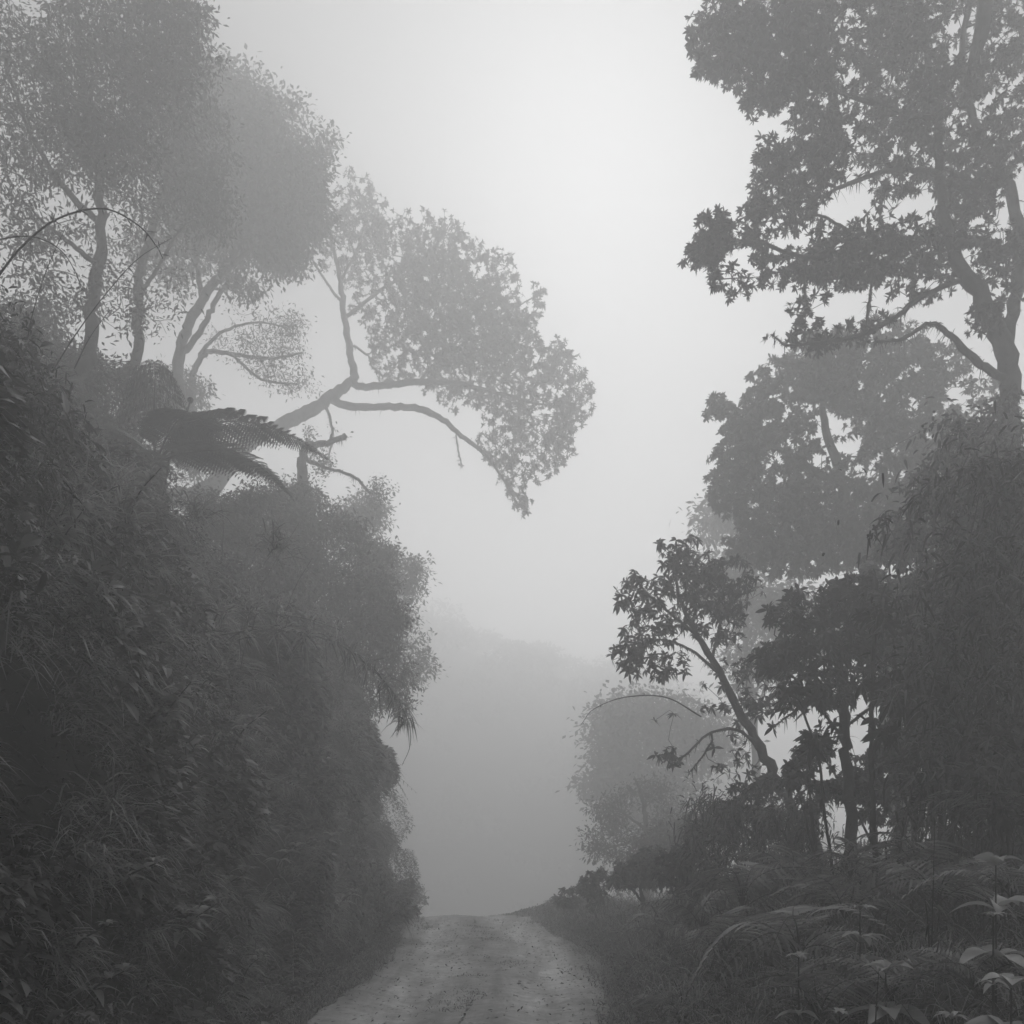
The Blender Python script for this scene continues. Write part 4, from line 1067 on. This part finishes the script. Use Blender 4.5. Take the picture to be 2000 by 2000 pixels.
HR = [
    ("plant with big pale oval leaves on an upright stem at the right edge", 1945, 1690, 5.0, .22, .23, .46, 3, 3),
    ("leafy herb with curved leaves in tiers in the middle of the right verge", 1680, 1780, 5.6, .38, .2, .26, 4, 7),
    ("small herb topped by a bright star of four leaves at lower right", 1940, 1790, 4.6, .2, .1, .26, 2, 5),
    ("wide leaved herb with ragged pale leaves left of the dead stalks at lower right", 1730, 1900, 4.9, .22, .22, .5, 2, 5),
    ("herb with one very broad leaf in the bottom right corner", 1975, 1930, 4.2, .16, .22, .6, 2, 4),
    ("herb with curled bright leaves at the bottom edge of the right side", 1860, 1990, 4.0, .12, .12, .3, 3, 6),
    ("low herb with narrow leaves near the bottom edge left of the curled leaves", 1640, 1985, 4.6, .14, .13, .28, 2, 6),
    ("short herb with pale tip leaves beside the large lit fern", 1560, 1870, 5.2, .2, .12, .3, 2, 5),
]
for k, (lab, u, vtop, Y, H, L, W, wh, kk) in enumerate(HR):
    top = at(u, vtop, Y)
    g = float(height(top[0], Y))
    Hh = max(H, top[2] - g)
    herb(lab, (top[0], Y, top[2] - Hh), Hh, L, W, wh, kk, 450 + k, (0, 0))

# ------------------------------------------------------------------ climbing bamboo
def bamboo(lab, pts, rpx, tufts, kk, L, seed, fwd=.3, Wd=.011, hang=0.8, name="bamboo_culm", group=None, start=0.0, scatter=.04):
    rng = np.random.default_rng(seed)
    W3 = np.array([at(*p) for p in pts]); S = spline(W3, 10)
    org = S[0]
    r = empty(name, tuple(org), lab, "bamboo", group)
    mb = MB()
    rad = np.linspace(1.0, .35, len(S)) * rpx / F * pts[0][2]
    tube(mb, S, rad, 6, .0, rng)
    mb.obj("culm", M_STEM, r, True, org)
    idx = (np.linspace(start, .97, tufts) * (len(S) - 1)).astype(int)
    T = nrm(np.gradient(S, axis=0))
    for i in idx:
        f = i / (len(S) - 1)
        k = max(3, int(kk * (1.15 - .5 * f)))
        lf = MB()
        D = T[i] * fwd + rng.normal(size=(k, 3)) * .6 + np.array([0, 0, .15])
        P = np.repeat(S[i][None], k, 0) + rng.normal(size=(k, 3)) * scatter
        l = L * (.5 + .7 * rng.random(k)) * (1.05 - .35 * f)
        ribbons(lf, P, D, l, Wd, BLADE, hang, tone=rng.random(k), rng=rng)
        lf.obj("leaf_tuft", M_GRASS, r, False, org)
    return r
bamboo("long bamboo culm with drooping leaf tufts reaching level from the left bank to the valley",
       [(170, 1290, 8.4), (300, 1262, 8.9), (420, 1240, 9.6), (560, 1232, 10.6), (660, 1258, 11.4), (730, 1310, 11.8), (780, 1370, 12), (795, 1420, 12)], 3, 15, 70, .30, 501, hang=.5, Wd=.017, scatter=.04)
bamboo("second level bamboo culm just above the long one, its tufts standing up",
       [(60, 1240, 8.2), (180, 1215, 8.6), (300, 1205, 9.2), (450, 1195, 10.2), (580, 1205, 11), (680, 1235, 11.4)], 2.5, 11, 55, .26, 502, hang=.4, Wd=.015, scatter=.035)
bamboo("bare arching bamboo culm with dark node tufts against the trees at upper left",
       [(-60, 640, 6.2), (0, 535, 6.2), (60, 465, 6.2), (125, 422, 6.2), (205, 408, 6.2), (270, 440, 6.2), (305, 480, 6.2), (318, 505, 6.2)], 2.6, 9, 7, .07, 503, hang=.2, Wd=.009, start=.2, scatter=.008)
bamboo("thin drooping bamboo tip curling down at the end of the long culm",
       [(780, 1370, 12), (800, 1420, 12), (800, 1460, 12), (785, 1495, 12)], 1.2, 4, 4, .06, 504, hang=.3, Wd=.008, scatter=.01)
THIN = [
    ("thin straight stem rising from the grass at the upper left edge", [(50, 690, 7.5), (62, 620, 7.5), (90, 530, 7.5), (130, 440, 7.5)]),
    ("longest bare stem curving up to the right above the left slope", [(100, 730, 7.5), (150, 650, 7.5), (210, 570, 7.5), (270, 505, 7.5), (335, 465, 7.5)]),
    ("short thin stem right of the longest bare stem", [(145, 720, 8.5), (175, 660, 8.5), (215, 605, 8.5)]),
    ("small drooping stem with node buds under the arching culm", [(-20, 470, 7), (60, 462, 7), (120, 490, 7), (155, 550, 7), (158, 590, 7)]),
    ("upright stem with small side buds below the tree fern", [(430, 1160, 13), (434, 1080, 13), (436, 1020, 13), (430, 975, 13)]),
    ("slanting thin stem rising right from the bank brush", [(490, 1180, 14), (530, 1110, 14), (585, 1020, 14)]),
    ("thin arching whip with tiny buds reaching left from the leaning tree", [(1370, 1400, 11), (1300, 1362, 11), (1220, 1362, 11), (1160, 1385, 11), (1135, 1415, 11)]),
    ("thin whip in the grass above the long bamboo culm", [(560, 1190, 12), (580, 1140, 12), (610, 1090, 12)]),
]
for k, (lab, pts) in enumerate(THIN):
    bamboo(lab, pts, 1.5, 6, 3, .06, 520 + k, hang=.3, Wd=.008, name="thin_stem", start=.25, scatter=.005, group="thin bare stems")
DEAD = [("pale dead stalk standing at the bottom edge right of centre", [(1708, 2040, 4.6), (1712, 1960, 4.6), (1717, 1890, 4.6)]),
        ("pale upright stalk right of the wide leaved herb", [(1815, 1850, 5), (1812, 1800, 5), (1807, 1755, 5)]),
        ("tall straight dead stalk in the right verge behind the ferns", [(1818, 1900, 6), (1822, 1760, 6), (1826, 1600, 6)])]
for k, (lab, pts) in enumerate(DEAD):
    bamboo(lab, pts, 2.0, 3, 2, .05, 540 + k, name="dead_stalk", scatter=.004, group="dead stalks")

# thickets: clumps of thin arching culms covered in narrow leaves
def thicket(lab, u, Y, wpx, v0, v1, n, leaves, seed, lean=-1, L=.16, W=.016, bare=0.0):
    rng = np.random.default_rng(seed)
    X = (u - 1000) / F * Y
    g = float(height(X, Y))
    r = empty("bamboo_thicket", (X, Y, g), lab, "thicket")
    org = np.array([X, Y, g])
    mb, lf = MB(), MB()
    for i in range(n):
        uu = u + rng.uniform(-.5, .5) * wpx; yy = Y + rng.uniform(-.8, .8)
        vt = v0 + (v1 - v0) * rng.random() ** 1.5
        top = at(uu, vt, yy)
        b = np.array([top[0] + .4 * rng.normal(), yy + .2 * rng.normal(), 0]); b[2] = float(height(b[0], b[1])) - .05
        hh = top[2] - b[2]
        tip = top + np.array([lean * hh * rng.uniform(.05, .25), -hh * rng.uniform(0, .15), -hh * rng.uniform(.05, .3)])
        S = spline([b, b + (top - b) * .55 + rng.normal(size=3) * .06, top, tip], 9)
        tube(mb, S, np.linspace(.009, .002, len(S)), 4)
        m = leaves // n
        g_ = max(2, m // 16)
        f = (bare + (1 - bare) * rng.random(g_) ** .8)[rng.integers(0, g_, m)]
        x = f * (len(S) - 1); a = np.clip(x.astype(int), 0, len(S) - 2); fr = (x - a)[:, None]
        C = S[a] * (1 - fr) + S[a + 1] * fr
        C = C + rng.normal(size=(m, 3)) * .045 + (rng.normal(size=(m, 3)) * .16) * (rng.random((m, 1)) < .35)
        ribbons(lf, C, rng.normal(size=(m, 3)) * .8 + np.array([lean * .2, -.1, -.1]), L * .8 * (.5 + .8 * rng.random(m)), W * 1.3, BLADE, .5, tone=rng.random(m), rng=rng)
    mb.obj("culm_cluster", M_STEM, r, True, org)
    lf.obj("foliage", M_COVER, r, False, org)
thicket("dense dark bamboo thicket filling the right edge at mid height", 1990, 8.2, 160, 900, 1350, 44, 15000, 601)
thicket("hanging bamboo thicket left of the edge thicket, thin blades catching light", 1900, 8.8, 130, 1060, 1480, 30, 9000, 602)
thicket("leafy thicket in front of the rounded tree on the far right", 1930, 11.0, 170, 820, 1200, 34, 10000, 603, L=.12, W=.026)
RSH = [
    ("broad leaved shrub with an uneven outline between the bushy tree and the edge thicket", 1810, 1230, 10.2, 70, 70, 110),
    ("tall shrub rising in front of the rounded tree, left of the leafy thicket", 1830, 1000, 12.0, 80, 90, 150),
    ("open shrub with hanging leaves beneath the bushy tree on its right", 1780, 1450, 9.6, 70, 60, 70),
    ("leggy shrub low at the foot of the bamboo thickets", 1880, 1520, 8.6, 80, 50, 90),
    ("small shrub touching the trunk of the bushy tree on the left", 1580, 1500, 11.2, 50, 50, 60),
    ("wispy shrub between the leaning trunk and the misty gap", 1470, 1560, 12.2, 60, 36, 60),
    ("dim shrub high at the right edge under the mossy trunk", 1930, 860, 12.6, 80, 80, 120),
    ("ragged shrub filling the gap above the hanging bamboo", 1740, 1100, 13.5, 60, 60, 100),
    ("dense shrub behind the saplings, low between the two dark trunks", 1700, 1520, 11.6, 90, 50, 170),
    ("dense dark shrub at mid height left of the hanging bamboo", 1850, 1330, 9.8, 70, 70, 150),
    ("low weedy shrub on the right verge nearest the road crest", 1110, 1755, 18.5, 26, 20, 40),
    ("low leggy shrub on the right verge, second from the road crest", 1165, 1725, 16.5, 34, 30, 60),
    ("low spreading shrub on the right verge under the feathery tree", 1245, 1700, 14.5, 50, 36, 90),
    ("knee high shrub on the right verge beside the road bend, left of the ferns", 1330, 1690, 12.5, 50, 40, 90),
    ("shrub crowding the right edge just above the big pale oval leaves", 1960, 1480, 7.4, 60, 70, 110),
    ("thick shrub behind the bushy tree crown on its right side", 1770, 1180, 12.4, 60, 60, 120),
]
for k, (lab, u, v, Y, ru, rv, n) in enumerate(RSH):
    g_ = HZ - (float(height((u - 1000) / F * Y, Y)) - CAMZ) * F / Y
    make_tree("shrub", lab, "shrub", 700 + k, [[(u + 14, g_, Y, 5), (u + 10, (g_ + v) / 2, Y, 4), (u - 4, v, Y, 2)], [(u + 11, (g_ * .6 + v * .4), Y, 3), (u - ru * .5, v + rv * .5, Y - .2, 1.5)]],
              [(u, v, Y, ru, rv, ru / F * Y * .8, n), (u - ru * .7, v + rv * .5, Y - .3, ru * .5, rv * .5, ru / F * Y * .5, n // 3), (u + ru * .5, v - rv * .7, Y, ru * .5, rv * .5, ru / F * Y * .5, n // 3), (u + ru * .2, v + rv * 1.3, Y, ru * .7, rv * .6, .4, n // 4)],
              ('rosette', dict(k=10, L=.085, W=.034, th=(50, 130), up=.1, side=.8, droop=.25)), gap=.15, gs=1.7, r0=.003, group="shrubs on the right slope", leafmat=M_COVER)
thicket("low brush thicket below the leaning tree", 1480, 12.2, 260, 1560, 1690, 40, 8000, 605, bare=.1)
thicket("spiky grass like thicket on top of the bank at the far left edge", 20, 7.2, 150, 760, 950, 30, 8000, 606, lean=1, W=.01)

# ------------------------------------------------------------------ mist
def mist():
    x0, x1, y0, y1, z0, z1 = -64, 64, -12, 124, -14, 24.5
    V = [(x, y, z) for z in (z0, z1) for y in (y0, y1) for x in (x0, x1)]
    me = bpy.data.meshes.new("haze")
    me.from_pydata(V, [], [(0, 2, 3, 1), (4, 5, 7, 6), (0, 1, 5, 4), (1, 3, 7, 5), (3, 2, 6, 7), (2, 0, 4, 6)])
    m = bpy.data.materials.new("mist_air"); m.use_nodes = True
    t = m.node_tree; t.nodes.clear()
    out = t.nodes.new("ShaderNodeOutputMaterial"); v = t.nodes.new("ShaderNodeVolumePrincipled")
    v.inputs["Color"].default_value = (.995, .995, .995, 1)
    v.inputs["Density"].default_value = MIST
    v.inputs["Anisotropy"].default_value = 0.5
    for nm in ("Density Attribute", "Color Attribute", "Temperature Attribute"):
        if nm in v.inputs: v.inputs[nm].default_value = ""
    t.links.new(v.outputs[0], out.inputs["Volume"])
    me.materials.append(m)
    o = obj_from("haze", me)
    tag(o, "pale grey morning mist filling the whole valley and veiling the trees", "mist", kind="stuff")
MIST = 0.026
mist()
print("FACES", sum(len(o.data.polygons) for o in bpy.data.objects if o.type == 'MESH'), "OBJ", len(bpy.data.objects))
